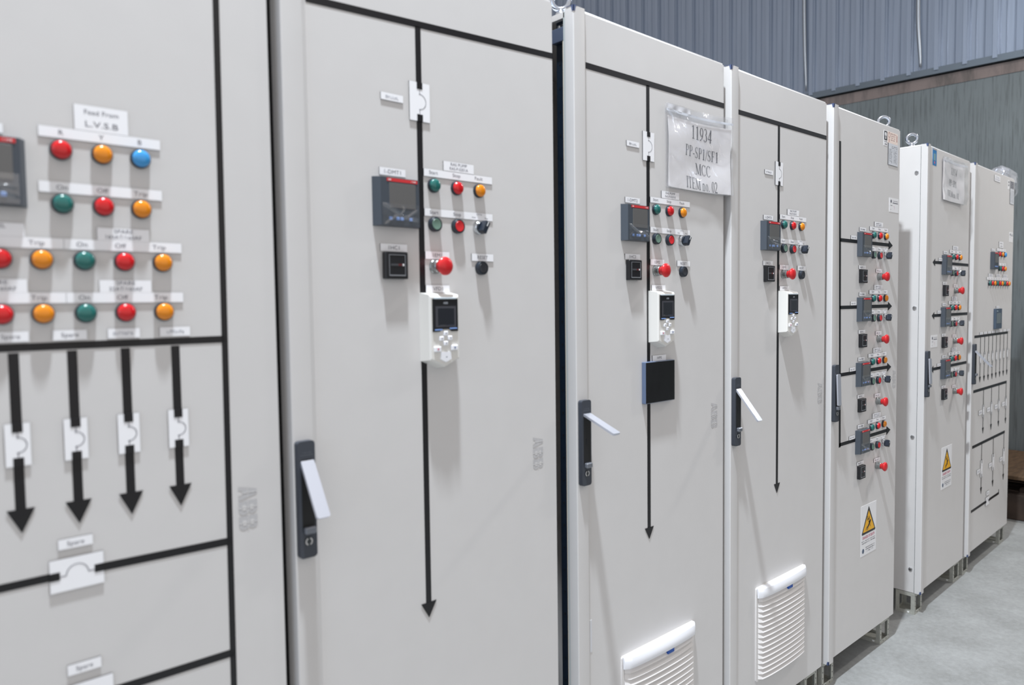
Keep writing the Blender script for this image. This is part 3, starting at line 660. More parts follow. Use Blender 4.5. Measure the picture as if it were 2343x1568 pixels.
# ---- cabinet 2
UB2 = -0.2325
c2 = cabinet('B', UB2, 0.4075, 'cabinet with a touch panel under the keypad and a large plastic document sleeve', open_side=True)
X = 0.0535 - UB2
flat_strip(c2, (0.051, 1.9770), (0.6400, 1.9810), 0.0145, 'mimic_line')
main_arrow(c2, X, 1.9740, 0.007)
unit(c2, X, 0.0055, ('RAS PUMP', 'RAS-P-0301B'), None, '1-DMT2', 1, hc_l='1HC2', em_l='1EM2')
plate(c2, X + 0.0120, X + 0.0710, 1.4505, 1.4650, [('VFD2', X + 0.0415, 1.4578, 0.0075, 1.1)])
drive_keypad(c2, X - 0.0005, 1.4500)
plate(c2, X + 0.0145, X + 0.0730, 1.2660, 1.2805, [('HMI', X + 0.044, 1.2732, 0.0075, 1.1)])
hm = ob('touch_panel', MB().box(0, 0.1260, -0.0125, 0, 0, 0.1085, 0, c=0.0012).mesh('touch_panel', mat('hmi_case', rgb(96, 112, 140), .35)), c2, (X - 0.0290, 0, 1.1575), 'touch panel with blue-grey case')
ob('screen', MB().box(0.0012, 0.1248, -0.0134, -0.0122, 0.0012, 0.1073, 0, c=0.0005).mesh('screen', GLASSBLK), hm, label='black glass screen')
handle(c2, 0.0205, 0.9895, (0.1125, 0.1310))
logo(c2, X + 0.3060, 1.0910)
ob('painted_highlight', MB().box(-0.0035, 0.0035, -0.0008, 0, -0.040, 0.040).mesh('painted_highlight', mat('flat_strip', rgb(214, 215, 219), .3), 0), c2, (0.0545, 0, 0.607))  # highlight beside the rail groove, painted as a pale strip

def grille(parent, x, z, w=0.318, h=0.300):
    o = ob('fan_grille', MB().prism(rrect(0, w, 0, h, 0.006), -0.0045, 0).mesh('fan_grille', GRILLE, 35), parent, (x, 0, z), 'off-white louvred fan grille')
    b = MB(); n = 16; hh = h - 0.036; seg = 28
    def bow(u): return 0.0135 * (1 - (2 * u - 1) ** 2) ** 0.5 * 0.95 + 0.001
    for k in range(n):
        z1 = 0.006 + hh * (k + 1) / n; z0 = 0.006 + hh * k / n; P = []
        for i in range(seg + 1):
            u = i / seg; xx = 0.009 + (w - 0.018) * u; d = bow(min(max(u, 0.0), 1)); e = 0.0055 if 0 < i < seg else 0.0
            P += [(xx, -0.0045 - d * 0.55, z1), (xx, -0.0045 - d * 0.55 - e * 0.4, z1 - (z1 - z0) * 0.25), (xx, -0.0045 - d - e, z0 + (z1 - z0) * 0.10), (xx, -0.0045 - d * 0.55, z0)]
        F = []
        for i in range(seg):
            for q in range(3): F.append((i * 4 + q, i * 4 + q + 1, (i + 1) * 4 + q + 1, (i + 1) * 4 + q))
        F += [(0, 1, 2, 3), tuple(seg * 4 + q for q in range(4))[::-1]]
        b.add(P, F)
    ob('louvres', b.mesh('louvres', GRILLE, 25), o)
    hd = MB(); P = []; prof = [(h - 0.001, 0.0), (h - 0.001, 0.5), (h - 0.004, 0.85), (h - 0.012, 1.0), (h - 0.024, 1.05), (h - 0.031, 0.95), (h - 0.031, 0.3)]
    for i in range(seg + 1):
        u = i / seg; xx = 0.003 + (w - 0.006) * u; d = bow(u) + 0.008 if 0 < i < seg else 0.006
        P += [(xx, -0.0045 - d * q, zz) for zz, q in prof]
    m_ = len(prof); F = [(i * m_ + q, i * m_ + q + 1, (i + 1) * m_ + q + 1, (i + 1) * m_ + q) for i in range(seg) for q in range(m_ - 1)] + [tuple(range(m_)), tuple(seg * m_ + q for q in range(m_))[::-1]]
    ob('hood', hd.add(P, F).mesh('hood', HOODM, 40), o, label='smooth white hood')
    ob('release_tab', MB().box(w / 2 + 0.010, w / 2 + 0.038, -0.0245, -0.016, h - 0.042, h - 0.031, 0, c=0.001).mesh('release_tab', BLUETAB), o, label='blue release tab')
    return o
grille(c2, -0.0655 - UB2, 0.2170)

# open left side of cabinet 2: frame posts, hinge rod, bolts
b = MB(); b.box(0.012, 0.030, 0.030, 0.056, 0.104, 2.084)
for k in range(34): b.box(0.0112, 0.0122, 0.043, 0.047, 0.22 + k * 0.055, 0.2245 + k * 0.055, 1)
ob('frame_post', b.mesh('frame_post', [NAVY, mat('hole_dark', rgb(6, 10, 16), .5)], 0), c2, label='dark navy frame post')
ob('hinge_rod', MB().tube([(0.0055, 0.0262, 0.12), (0.0055, 0.0262, 2.040)], 0.0030, 12).mesh('hinge_rod', CREAM), c2, label='thin cream rod')
ob('hinge_block', MB().box(0.002, 0.022, 0.0235, 0.062, 2.030, 2.062, 0, c=0.001).mesh('hinge_block', STEELBLUE), c2, label='blue-grey hinge block')
ob('frame_rail', MB().box(0.0, 0.012, 0.0195, DEPTH - 0.004, 2.080, 2.0935).mesh('frame_rail', PAINT, 0), c2)
ob('frame_rail', MB().box(0.0, 0.012, 0.0195, DEPTH - 0.004, 0.101, 0.125).mesh('frame_rail', PAINT, 0), c2)
ob('edge_seal', MB().box(0.0, 0.010, 0.0165, 0.0225, 0.104, 2.092).mesh('edge_seal', mat('seal', rgb(186, 192, 192), .5), 0), c2)
for yy in (0.040, 0.054): ob('frame_bolt', MB().tube([(0.012, yy - 0.008, 2.061), (0.012, yy - 0.008, 2.070)], 0.0045, 10).mesh('frame_bolt', CHROME), c2)
ob('lifting_eye', EYE, c2, (0.034, 0.062, 2.103)).rotation_euler.z = R(-45)

# ---- cabinet 3
UB3 = 0.4310
c3 = cabinet('B', UB3, 1.0515, 'cabinet with its handle lever swung out and a fan grille shown whole', feet=(0, 1))
X = 0.7235 - UB3
flat_strip(c3, (0.051, 1.9765), (0.6203, 1.9790), 0.0140, 'mimic_line')
main_arrow(c3, X, 1.9720, 0.009, 0.0125)
unit(c3, X, 0.0075, ('RAS PUMP', 'RAS-P-0301C'), None, '1-DMT3', 2, hc_l='1HC3', em_l='1EM3')
plate(c3, X + 0.0090, X + 0.0680, 1.4515, 1.4660, [('VFD3', X + 0.0385, 1.4588, 0.0075, 1.1)])
drive_keypad(c3, X + 0.0020, 1.4510)
handle(c3, 0.0205, 0.9915, (0.0897, 0.0795))
logo(c3, 1.0190 - UB3, 1.0950)
grille(c3, 0.5925 - UB3, 0.2130, 0.3170, 0.3030)

# ---- cabinet 4
UB4 = 1.0850
c4 = cabinet('B', UB4, 1.7010, 'cabinet with four stacked starter units, right-pointing arrows and a yellow danger sign')
L = lambda u: u - UB4
flat_strip(c4, (L(1.1575), 1.9825), (L(1.1800), 0.8805), 0.0140, 'mimic_line')
def feed_unit(c, X, ztop, film, flip=False, tip=None, end=None, tagx=(-0.166, -0.118)):
    dz = ztop - 1.6590; zt = ztop - 0.0360
    unit(c, X, dz, ('', ''), None, '', film, em_x=0.087, rst=False, rag=(X + 0.040, X + 0.120), row_x=(X - 0.004, X + 0.168))
    if not flip:
        flat_strip(c, (end, zt + 0.001), (X - 0.104, zt + 0.001), 0.0125, 'feeder_line'); flat_strip(c, (X - 0.004, zt + 0.001), (tip - 0.036, zt + 0.001), 0.0130, 'feeder_line')
        arrow_head(c, [(tip - 0.038, zt + 0.018), (tip - 0.038, zt - 0.017), (tip, zt)], -0.0004)
    else:
        flat_strip(c, (tip + 0.030, zt), (X - 0.104, zt), 0.0130, 'feeder_line'); flat_strip(c, (X - 0.004, zt), (end, zt), 0.0135, 'feeder_line')
        arrow_head(c, [(tip + 0.031, zt + 0.016), (tip + 0.031, zt - 0.016), (tip, zt)], -0.0004)
    plate(c, X + tagx[0], X + tagx[1], zt + 0.0075, zt + 0.0215, scr=1, seed=8)
for k, (zt, dx) in enumerate(((1.6690, 0.0), (1.4265, 0.003), (1.1815, 0.001), (0.9250, 0.003))):
    feed_unit(c4, L(1.4180 + dx), zt, k % 3, tip=L(1.6370 + 0.001 * k), end=L(1.166 + 0.003 * k))
handle(c4, 0.0200, 0.9860)
logo(c4, L(1.6740), 1.0930)
def sticker(parent, name, x0, x1, z0, z1, m, label=None, y=0.0):
    return ob(name, MB().box(0, x1 - x0, -0.0007, 0, 0, z1 - z0).mesh(name, m, 0), parent, (x0, y, z0), label)
def danger_sign(parent, x, z, w, h):
    o = sticker(parent, 'danger_sign', x, x + w, z, z + h, STICKER, 'white danger of death sign with yellow warning triangle')
    s_ = w / 0.142; y = -0.0009
    def tri(x0, x1, z0, z1, r, n=4): 
        return [(x0 + r, z0), (x1 - r, z0), (x1, z0 + r), (w / 2 + r * .5, z1 - r * .4), (w / 2, z1), (w / 2 - r * .5, z1 - r * .4), (x0, z0 + r)]
    zt = h - 0.010; zb = h - 0.115 * h / 0.198
    ob('triangle_border', MB().prism(tri(0.008, w - 0.008, zb, zt, 0.004), y - 0.0002, -0.0006).mesh('triangle_border', TAPE, 0), o, label='black triangle border')
    ob('triangle_field', MB().prism(tri(0.0185, w - 0.0185, zb + 0.0085, zt - 0.017, 0.002), y - 0.0004, -0.0008).mesh('triangle_field', YELLOW, 0), o, label='yellow triangle field')
    f = MB(); cx = w / 2; Y = y - 0.0006
    def bar(x0, z0, x1, z1, t):
        d = Vector((x1 - x0, z1 - z0)); L_ = d.length; n = Vector((-d.y, d.x)) / L_ * t / 2
        f.add([(cx + x0 + n.x, Y, zb + z0 + n.y), (cx + x1 + n.x, Y, zb + z1 + n.y), (cx + x1 - n.x, Y, zb + z1 - n.y), (cx + x0 - n.x, Y, zb + z0 - n.y)], [(0, 1, 2, 3)])
    bar(-0.013, 0.068, -0.010, 0.050, 0.0045); bar(-0.0115, 0.051, 0.004, 0.060, 0.004); bar(0.002, 0.066, 0.0045, 0.044, 0.0045); bar(0.0045, 0.046, 0.0, 0.040, 0.003)
    bar(0.012, 0.043, -0.006, 0.027, 0.009); bar(0.009, 0.038, -0.002, 0.046, 0.004); bar(0.008, 0.036, 0.013, 0.023, 0.0035); bar(-0.006, 0.028, -0.020, 0.022, 0.005); bar(-0.020, 0.022, -0.026, 0.014, 0.004); bar(-0.006, 0.026, -0.012, 0.012, 0.0045)
    f.add([(cx + 0.014 + 0.005 * math.cos(R(a)), Y, zb + 0.046 + 0.005 * math.sin(R(a))) for a in range(0, 360, 30)], [tuple(range(12))])
    ob('struck_figure', f.mesh('struck_figure', BLACKCORE, 0), o, label='black falling figure and lightning mark')
    t = MB(); put_text(t, 'DANGER OF DEATH', w / 2, y, zb - 0.013, 0.011, 0.8, bold=0.03, maxw=w * 0.86); ob('lettering', t.mesh('lettering', PINKINK, 0), o, label='red capital lettering')
    t = MB()
    for k, zz in enumerate((zb - 0.026, zb - 0.034)): scribble(t, 0.008, w - 0.008, zz, 0.0038, y, seed=40 + k)
    for k, zz in enumerate((zb - 0.054, zb - 0.062, zb - 0.070)): scribble(t, 0.045 + 0.008 * (k == 2), w - 0.012 - 0.015 * (k == 2), zz, 0.0036, y, seed=50 + k)
    ob('small_print', t.mesh('small_print', INK, 0), o)
    ob('emblem', MB().lathe([(0.0095, 0.0006), (0.0095, 0.0009)], cx=0.022, cz=zb - 0.064).mesh('emblem', mat('emblem', rgb(84, 98, 120), .5), 0), o, label='round blue-grey emblem')
    return o
danger_sign(c4, L(1.3705), 0.4250, 0.1420, 0.1975)
# stickers in the top right corner
s_ = sticker(c4, 'handling_sticker', L(1.5375), L(1.5720), 2.0180, 2.0765, STICKER, 'narrow sticker with a black pictogram')
ob('pictogram', MB().box(0.003, 0.0315, -0.0010, -0.0007, 0.022, 0.0565).mesh('pictogram', BLACKCORE, 0), s_, label='black pictogram field')
b = MB(); b.lathe([(0.0085, 0.001), (0.0085, 0.0013)], cx=0.0172, cz=0.0445); b.box(0.0135, 0.0210, -0.0013, -0.001, 0.026, 0.0375); ob('pictogram_figure', b.mesh('pictogram_figure', STICKER, 0), s_)
b = MB(); scribble(b, 0.005, 0.030, 0.0165, 0.005, -0.001, seed=1); scribble(b, 0.005, 0.030, 0.0065, 0.005, -0.001, seed=2); ob('small_print', b.mesh('small_print', INK, 0), s_)
s_ = sticker(c4, 'certificate_sticker', L(1.5745), L(1.6745), 2.0335, 2.0775, PEACH, 'peach certificate sticker')
b = arc_geo(0.0145, 0.031, 0.0095, 0, 360, 0.0022, -0.0010, 20)
for k in range(4): scribble(b, 0.030, 0.085 - 0.006 * k, 0.038 - k * 0.008, 0.0030, -0.0010, seed=60 + k)
b.box(0.011, 0.0165, -0.0010, -0.0008, 0.005, 0.017); b.box(0.087, 0.0935, -0.0010, -0.0008, 0.012, 0.036); ob('small_print', b.mesh('small_print', mat('brown_ink', rgb(176, 132, 128), .5), 0), s_)
def rating_plate(parent, x0, x1, z0, z1, seed=70):
    w, h = x1 - x0, z1 - z0
    o = ob('rating_plate', MB().prism([(0, 0), (0, h), (w, h), (w, 0)], -0.0022, 0, 0, 1).mesh('rating_plate', [PLATEGREY, BLACKCORE], 0), parent, (x0, 0, z0), 'grey rating plate with dark edge')
    b = MB()
    for k in range(2): scribble(b, w * 0.30, w * 0.92, h - 0.010 - 0.006 * k, 0.0035, -0.0024, seed=seed + k)
    for k in range(11):
        zz = h - 0.023 - k * (h - 0.028) / 11
        scribble(b, 0.006, w * 0.40, zz, 0.0028, -0.0024, seed=seed + 10 + k); scribble(b, w * 0.52, w * 0.9, zz, 0.0028, -0.0024, seed=seed + 30 + k, gap=0.35)
    ob('small_print', b.mesh('small_print', GREYINK, 0), o); return o
rating_plate(c4, L(1.5795), L(1.6745), 1.9490, 2.0330)
def check_card(parent, x0, x1, z0, z1, seed=5):
    w, h = x1 - x0, z1 - z0
    o = sticker(parent, 'inspection_sticker', x0, x1, z0, z1, STICKER, 'white inspection sticker')
    b = MB(); b.lathe([(h * 0.115, 0.0007), (h * 0.115, 0.0010)], cx=w * 0.19, cz=h * 0.76, n=16); b.box(w * 0.36, w * 0.92, -0.0010, -0.0008, h * 0.635, h * 0.69)
    scribble(b, w * 0.36, w * 0.92, h * 0.80, 0.0028, -0.0010, seed=seed); scribble(b, w * 0.10, w * 0.32, h * 0.47, 0.0024, -0.0010, seed=seed + 1); scribble(b, w * 0.10, w * 0.2, h * 0.18, 0.0024, -0.0010, seed=seed + 2)
    ob('small_print', b.mesh('small_print', INK, 0), o)
    c = arc_geo(w * 0.5, h * 0.32, h * 0.11, -60, 120, 0.0012, -0.0010); 
    ob('handwriting', c.mesh('handwriting', mat('pen_pink', rgb(206, 160, 180), .6), 0), o); return o
check_card(c4, L(1.5985), L(1.6915), 1.7655, 1.8215)
ob('lifting_eye', EYE, c4, (L(1.6680), 0.052, 2.101)).rotation_euler.z = R(-58)

# ---- cabinet 5
UC5 = 2.0070
c5 = cabinet('C', UC5, 2.6450, 'cabinet standing past the gap, with left-pointing arrows and its side panel showing', top=2.0885)
L = lambda u: u - UC5
def wide_unit(c, X, ztop, film):
    feed_unit(c, X, ztop, film, flip=True, tip=L(2.1225), end=L(2.6445), tagx=(-0.160, -0.107))
for k, (zt, dx) in enumerate(((1.6170, 0.0), (1.3775, -0.003), (1.1350, 0.006))): wide_unit(c5, L(2.3560 + dx), zt, (k + 1) % 3)
check_card(c5, L(2.1180), L(2.2030), 1.1975, 1.2530)
danger_sign(c5, L(2.2930), 0.5180, 0.1480, 0.1990)
handle(c5, 0.0185, 0.9860)
es = sticker(c5, 'energy_sticker', L(2.1000), L(2.1500), 2.0080, 2.0830, STICKBLUE, 'blue sticker with a pale panel')
b = MB().box(0.002, 0.048, -0.0010, -0.0007, 0.068, 0.074); ob('sticker_header', b.mesh('sticker_header', mat('tan', rgb(176, 170, 168), .5), 0), es)
ob('sticker_panel', MB().box(0.012, 0.038, -0.0010, -0.0007, 0.022, 0.052).mesh('sticker_panel', STICKTEAL, 0), es)
ob('sticker_dot', MB().lathe([(0.006, 0.0007), (0.006, 0.001)], cx=0.025, cz=0.013, n=16).mesh('sticker_dot', PINKINK, 0), es)
for zz in (1.9690, 1.3785, 0.8050, 0.2060):
    o = ob('panel_screw', SCREW, c5, (0.0032, 0.0345, zz)); o.rotation_euler = (0, 0, R(-90))
ob('lifting_eye', EYE, c5, (0.040, 0.068, 2.0895)).rotation_euler.z = R(-62)

# ---- cabinet 6
UC6 = 2.6940
c6 = cabinet('C', UC6, 3.4730, 'farthest cabinet, door with a row of nine small lamps and three tiers of down arrows', top=2.0885)
L = lambda u: u - UC6
meter(c6, L(3.0250), 1.5700, None)
plate(c6, L(3.0350), L(3.0950), 1.6655, 1.6790, scr=1, seed=9)
plate(c6, L(3.1380), L(3.3180), 1.6705, 1.6850, words3((L(3.18), L(3.237), L(3.293)), 'RYB', 1.6778))
plate(c6, L(3.1790), L(3.2640), 1.6890, 1.7230, [('Feed From', L(3.2215), 1.7130, 0.0068, 1.1), ('L.V.S.B', L(3.2215), 1.6980, 0.008, 1.3)])
plate(c6, L(3.1400), L(3.3200), 1.5925, 1.6065, words3((L(3.19), L(3.243), L(3.294)), ('On', 'Off', 'Trip'), 1.5995))
for u, c_ in ((3.180, 'red'), (3.237, 'amber'), (3.293, 'blue')): lamp(c6, L(u), 1.6540, c_)
for u, c_ in ((3.190, 'green'), (3.243, 'red'), (3.294, 'amber')): lamp(c6, L(u), 1.5765, c_)
plate(c6, L(2.9580), L(3.3850), 1.5125, 1.5272, words3([L(3.003 + 0.0473 * i) for i in range(9)], ('On', 'Off', 'Trip') * 3, 1.5200, 0.006, 1.1))
for i, (a0, a1) in enumerate(((2.991, 3.079), (3.133, 3.219), (3.271, 3.355))): plate(c6, L(a0), L(a1), 1.5275, 1.5455, scr=2, seed=80 + i)
for i in range(9): lamp(c6, L(3.0025 + 0.0475 * i), 1.4955, ('green', 'red', 'amber')[i % 3])
plate(c6, L(3.1480), L(3.2070), 1.3590, 1.3730, scr=1, seed=91)
hm = ob('touch_panel', MB().box(0, 0.1150, -0.0125, 0, 0, 0.1095, 0, c=0.0012).mesh('touch_panel', mat('hmi_dark', rgb(70, 84, 100), .4)), c6, (L(3.1080), 0, 1.2488), 'dark blue-grey monitoring panel')
ob('screen', MB().box(0.012, 0.094, -0.0132, -0.0122, 0.030, 0.086, 0).mesh('screen', mat('grey_screen', rgb(108, 118, 122), .25)), hm)
ob('lettering', MB().box(0.014, 0.034, -0.0132, -0.0122, 0.093, 0.100).mesh('lettering', mat('pale_mark', rgb(150, 165, 175), .4), 0), hm)
flat_strip(c6, (0.0515, 1.2200), (L(3.4030), 1.2200), 0.0130, 'mimic_line')
for i in range(8):
    x = L(2.8770 + 0.0741 * i)
    flat_strip(c6, (x, 1.2140), (x, 1.1010), 0.0085, 'feeder_line'); flat_strip(c6, (x, 1.1010), (x, 1.0070), 0.0085, 'feeder_line'); arrow_head(c6, [(x - 0.0145, 1.0080), (x + 0.0145, 1.0080), (x, 0.9785)], -0.0006)
    symbol_plate(c6, x, 1.0740, 1.1330, 0.0260, 0.0085, (1.0815, 1.1200), small=True).location.y = -0.0006
    plate(c6, x - 0.024, x + 0.034, 1.2275, 1.2400, scr=1, seed=100 + i)
flat_strip(c6, (0.0515, 0.9390), (L(3.4000), 0.9385), 0.0145, 'mimic_line')
for i, u in enumerate((2.9500, 3.1000, 3.2450, 3.3910)):
    x = L(u); flat_strip(c6, (x, 0.9320), (x, 0.7320), 0.0085, 'feeder_line'); arrow_head(c6, [(x - 0.0145, 0.7325), (x + 0.0145, 0.7325), (x, 0.7010)], -0.0006)
    symbol_plate(c6, x, 0.7880, 0.8560, 0.0300, 0.0085, (0.8020, 0.8430), small=True).location.y = -0.0006
    plate(c6, x - 0.085, x - 0.022, 0.8065, 0.8310, scr=1, seed=110 + i)
flat_strip(c6, (0.0515, 0.6515), (L(3.3840), 0.6545), 0.0150, 'mimic_line')
for i, u in enumerate((2.9380, 3.1560, 3.3700)):
    x = L(u); flat_strip(c6, (x, 0.6460), (x, 0.4130), 0.0085, 'feeder_line'); arrow_head(c6, [(x - 0.0145, 0.4135), (x + 0.0145, 0.4135), (x, 0.3790)], -0.0006)
    symbol_plate(c6, x, 0.4700, 0.5620, 0.0420, 0.0085, (0.4870, 0.5440), small=True).location.y = -0.0006
    plate(c6, x - 0.085, x - 0.024, 0.4960, 0.5200, scr=1, seed=120 + i)
flat_strip(c6, (0.0515, 0.3165), (L(3.2890), 0.3185), 0.0135, 'mimic_line'); flat_strip(c6, (L(3.2840), 0.3120), (L(3.2840), 0.3400), 0.0100, 'mimic_line')
symbol_plate(c6, L(3.0560), 0.2960, 0.3410, 0.0660, 0.0120, (L(3.0350), L(3.0780), 0.3180), horiz=True).location.y = -0.0006
plate(c6, L(3.0350), L(3.0915), 0.3500, 0.3730, [('Spare', L(3.063), 0.3615, 0.008, 1.0)])
plate(c6, L(3.0650), L(3.1750), 2.0380, 2.0700, scr=2, seed=130)
s_ = sticker(c6, 'certificate_sticker', L(3.3770), L(3.4620), 2.0280, 2.0700, mat('foil', rgb(150, 150, 156), .3), 'grey certificate sticker'); b = MB()
for k in range(4): scribble(b, 0.01, 0.075, 0.036 - k * 0.009, 0.004, -0.001, seed=140 + k)
ob('small_print', b.mesh('small_print', INK, 0), s_)
rating_plate(c6, L(3.3770), L(3.4620), 1.9430, 2.0270, 150)
s_ = sticker(c6, 'handling_sticker', L(3.3380), L(3.3660), 2.0200, 2.0690, STICKER, 'narrow sticker with black marks'); b = MB(); b.box(0.006, 0.020, -0.001, -0.0008, 0.034, 0.044); b.box(0.006, 0.020, -0.001, -0.0008, 0.018, 0.027); ob('pictogram', b.mesh('pictogram', BLACKCORE, 0), s_)
check_card(c6, L(3.3900), L(3.4640), 1.7300, 1.7860, 9)
handle(c6, 0.0190, 0.9840, (0.0907, 0.0900))
logo(c6, L(3.4420), 1.0950, 0.07, 0.028)
ob('lifting_eye', EYE, c6, (0.700, 0.055, 2.0895)).rotation_euler.z = R(-60)

# ------------------------------------------------------------------ document sleeves (serif print on paper inside crumpled film)
def stroke_poly(pts, t):          # open polyline -> list of quads
    q = []
    for (x0, z0), (x1, z1) in zip(pts[:-1], pts[1:]):
        d = Vector((x1 - x0, z1 - z0)); 
        if d.length < 1e-6: continue
        n = Vector((-d.y, d.x)).normalized() * t / 2
        q.append([(x0 + n.x, z0 + n.y), (x1 + n.x, z1 + n.y), (x1 - n.x, z1 - n.y), (x0 - n.x, z0 - n.y)])
    return q
def ell(cx, cz, rx, rz, a0, a1, tx, tz, n=14):      # contrast ring: thick at the sides, thin at top and bottom
    q = []
    for k in range(n):
        p = [R(a0 + (a1 - a0) * (k + j) / n) for j in (0, 1)]
        o = [(cx + rx * math.cos(a), cz + rz * math.sin(a)) for a in p]; i = [(cx + (rx - tx) * math.cos(a), cz + (rz - tz) * math.sin(a)) for a in p]
        q.append([o[0], o[1], i[1], i[0]])
    return q
T, t_ = 0.125, 0.045
def glyph(ch):      # unit capital height 1, returns (quads, advance)
    q = []
    def v(x, z0=0, z1=1, w=T): q.append([(x - w / 2, z0), (x + w / 2, z0), (x + w / 2, z1), (x - w / 2, z1)])
    def h(x0, x1, z, w=t_): q.append([(x0, z - w / 2), (x1, z - w / 2), (x1, z + w / 2), (x0, z + w / 2)])
    def serif(x, z, w=0.26): h(x - w / 2, x + w / 2, z + (t_ / 2 if z < 0.5 else -t_ / 2))
    if ch == '1': v(0.25); serif(0.25, 0, 0.3); q.extend(stroke_poly([(0.25, 0.97), (0.08, 0.86)], 0.05)); return q, 0.5
    if ch == '9': q.extend(ell(0.25, 0.67, 0.22, 0.33, 0, 360, 0.10, 0.04)); q.extend(stroke_poly([(0.42, 0.66), (0.38, 0.35), (0.25, 0.12), (0.06, 0.0)], 0.07)); return q, 0.5
    if ch == '3': q.extend(ell(0.20, 0.76, 0.18, 0.24, -80, 150, 0.09, 0.04)); q.extend(ell(0.20, 0.27, 0.23, 0.28, -150, 85, 0.10, 0.04)); return q, 0.5
    if ch == '4': v(0.33); h(0.02, 0.47, 0.27, 0.07); q.extend(stroke_poly([(0.03, 0.28), (0.33, 0.97)], 0.05)); return q, 0.5
    if ch == '2': q.extend(ell(0.23, 0.73, 0.21, 0.27, -25, 165, 0.10, 0.05)); q.extend(stroke_poly([(0.41, 0.62), (0.06, 0.07)], 0.07)); h(0.04, 0.46, 0.05, 0.1); return q, 0.5
    if ch == '0': q.extend(ell(0.25, 0.5, 0.22, 0.5, 0, 360, 0.10, 0.04, 22)); return q, 0.5
    if ch == 'P': v(0.14); serif(0.14, 0); serif(0.12, 1, 0.22); h(0.14, 0.32, 0.98); h(0.14, 0.32, 0.50); q.extend(ell(0.30, 0.74, 0.22, 0.26, -90, 90, 0.10, 0.035)); return q, 0.56
    if ch == '-': h(0.04, 0.29, 0.32, 0.08); return q, 0.33
    if ch == '/': q.extend(stroke_poly([(0.0, -0.05), (0.26, 1.02)], 0.05)); return q, 0.28
    if ch == 'S': q.extend(ell(0.26, 0.75, 0.20, 0.25, 40, 235, 0.09, 0.04)); q.extend(ell(0.26, 0.25, 0.22, 0.25, -140, 50, 0.09, 0.04)); q.extend(stroke_poly([(0.14, 0.58), (0.38, 0.42)], 0.11)); v(0.45, 0.72, 0.98, 0.03); v(0.05, 0.02, 0.28, 0.03); return q, 0.56
    if ch == 'F': v(0.14); serif(0.14, 0); h(0.03, 0.50, 0.98); h(0.14, 0.36, 0.52); v(0.49, 0.76, 0.98, 0.03); v(0.36, 0.42, 0.62, 0.03); return q, 0.56
    if ch == 'M': v(0.13, w=0.035); v(0.75); serif(0.12, 0, 0.22); serif(0.75, 0, 0.26); serif(0.10, 1, 0.18); serif(0.78, 1, 0.18); q.extend(stroke_poly([(0.14, 0.98), (0.44, 0.05)], 0.11)); q.extend(stroke_poly([(0.44, 0.05), (0.73, 0.98)], 0.035)); return q, 0.90
    if ch == 'C': q.extend(ell(0.36, 0.5, 0.33, 0.51, 45, 318, 0.11, 0.035, 20)); v(0.60, 0.70, 1.0, 0.03); return q, 0.67
    if ch == 'I': v(0.17); serif(0.17, 0, 0.3); serif(0.17, 1, 0.3); return q, 0.34
    if ch == 'T': v(0.30); serif(0.30, 0); h(0.02, 0.58, 0.98); v(0.03, 0.76, 0.98, 0.03); v(0.57, 0.76, 0.98, 0.03); return q, 0.61
    if ch == 'E': v(0.14); h(0.03, 0.52, 0.98); h(0.03, 0.54, 0.02); h(0.14, 0.38, 0.52); v(0.51, 0.78, 0.98, 0.03); v(0.54, 0.02, 0.26, 0.03); v(0.38, 0.42, 0.62, 0.03); return q, 0.61
    if ch == 'n': v(0.10, 0, 0.66, 0.09); v(0.36, 0, 0.5, 0.09); serif(0.10, 0, 0.2); serif(0.36, 0, 0.2); q.extend(ell(0.25, 0.48, 0.155, 0.19, 0, 150, 0.08, 0.06)); return q, 0.5
    if ch == 'o': q.extend(ell(0.25, 0.33, 0.21, 0.34, 0, 360, 0.09, 0.035)); return q, 0.5
    if ch == '.': v(0.1, 0, 0.11, 0.11); return q, 0.25
    return q, 0.25
def serif_line(text, x, z, h, maxw=None):
    out = []; pen = 0
    for ch in text:
        q, adv = glyph(ch); out += [[(pen + a, b_) for a, b_ in quad] for quad in q]; pen += adv + 0.03
    k = h if not maxw else min(h, maxw / pen)
    return [[(x + (a - pen / 2) * k, z + (b_ - 0.5) * h) for a, b_ in quad] for quad in out]
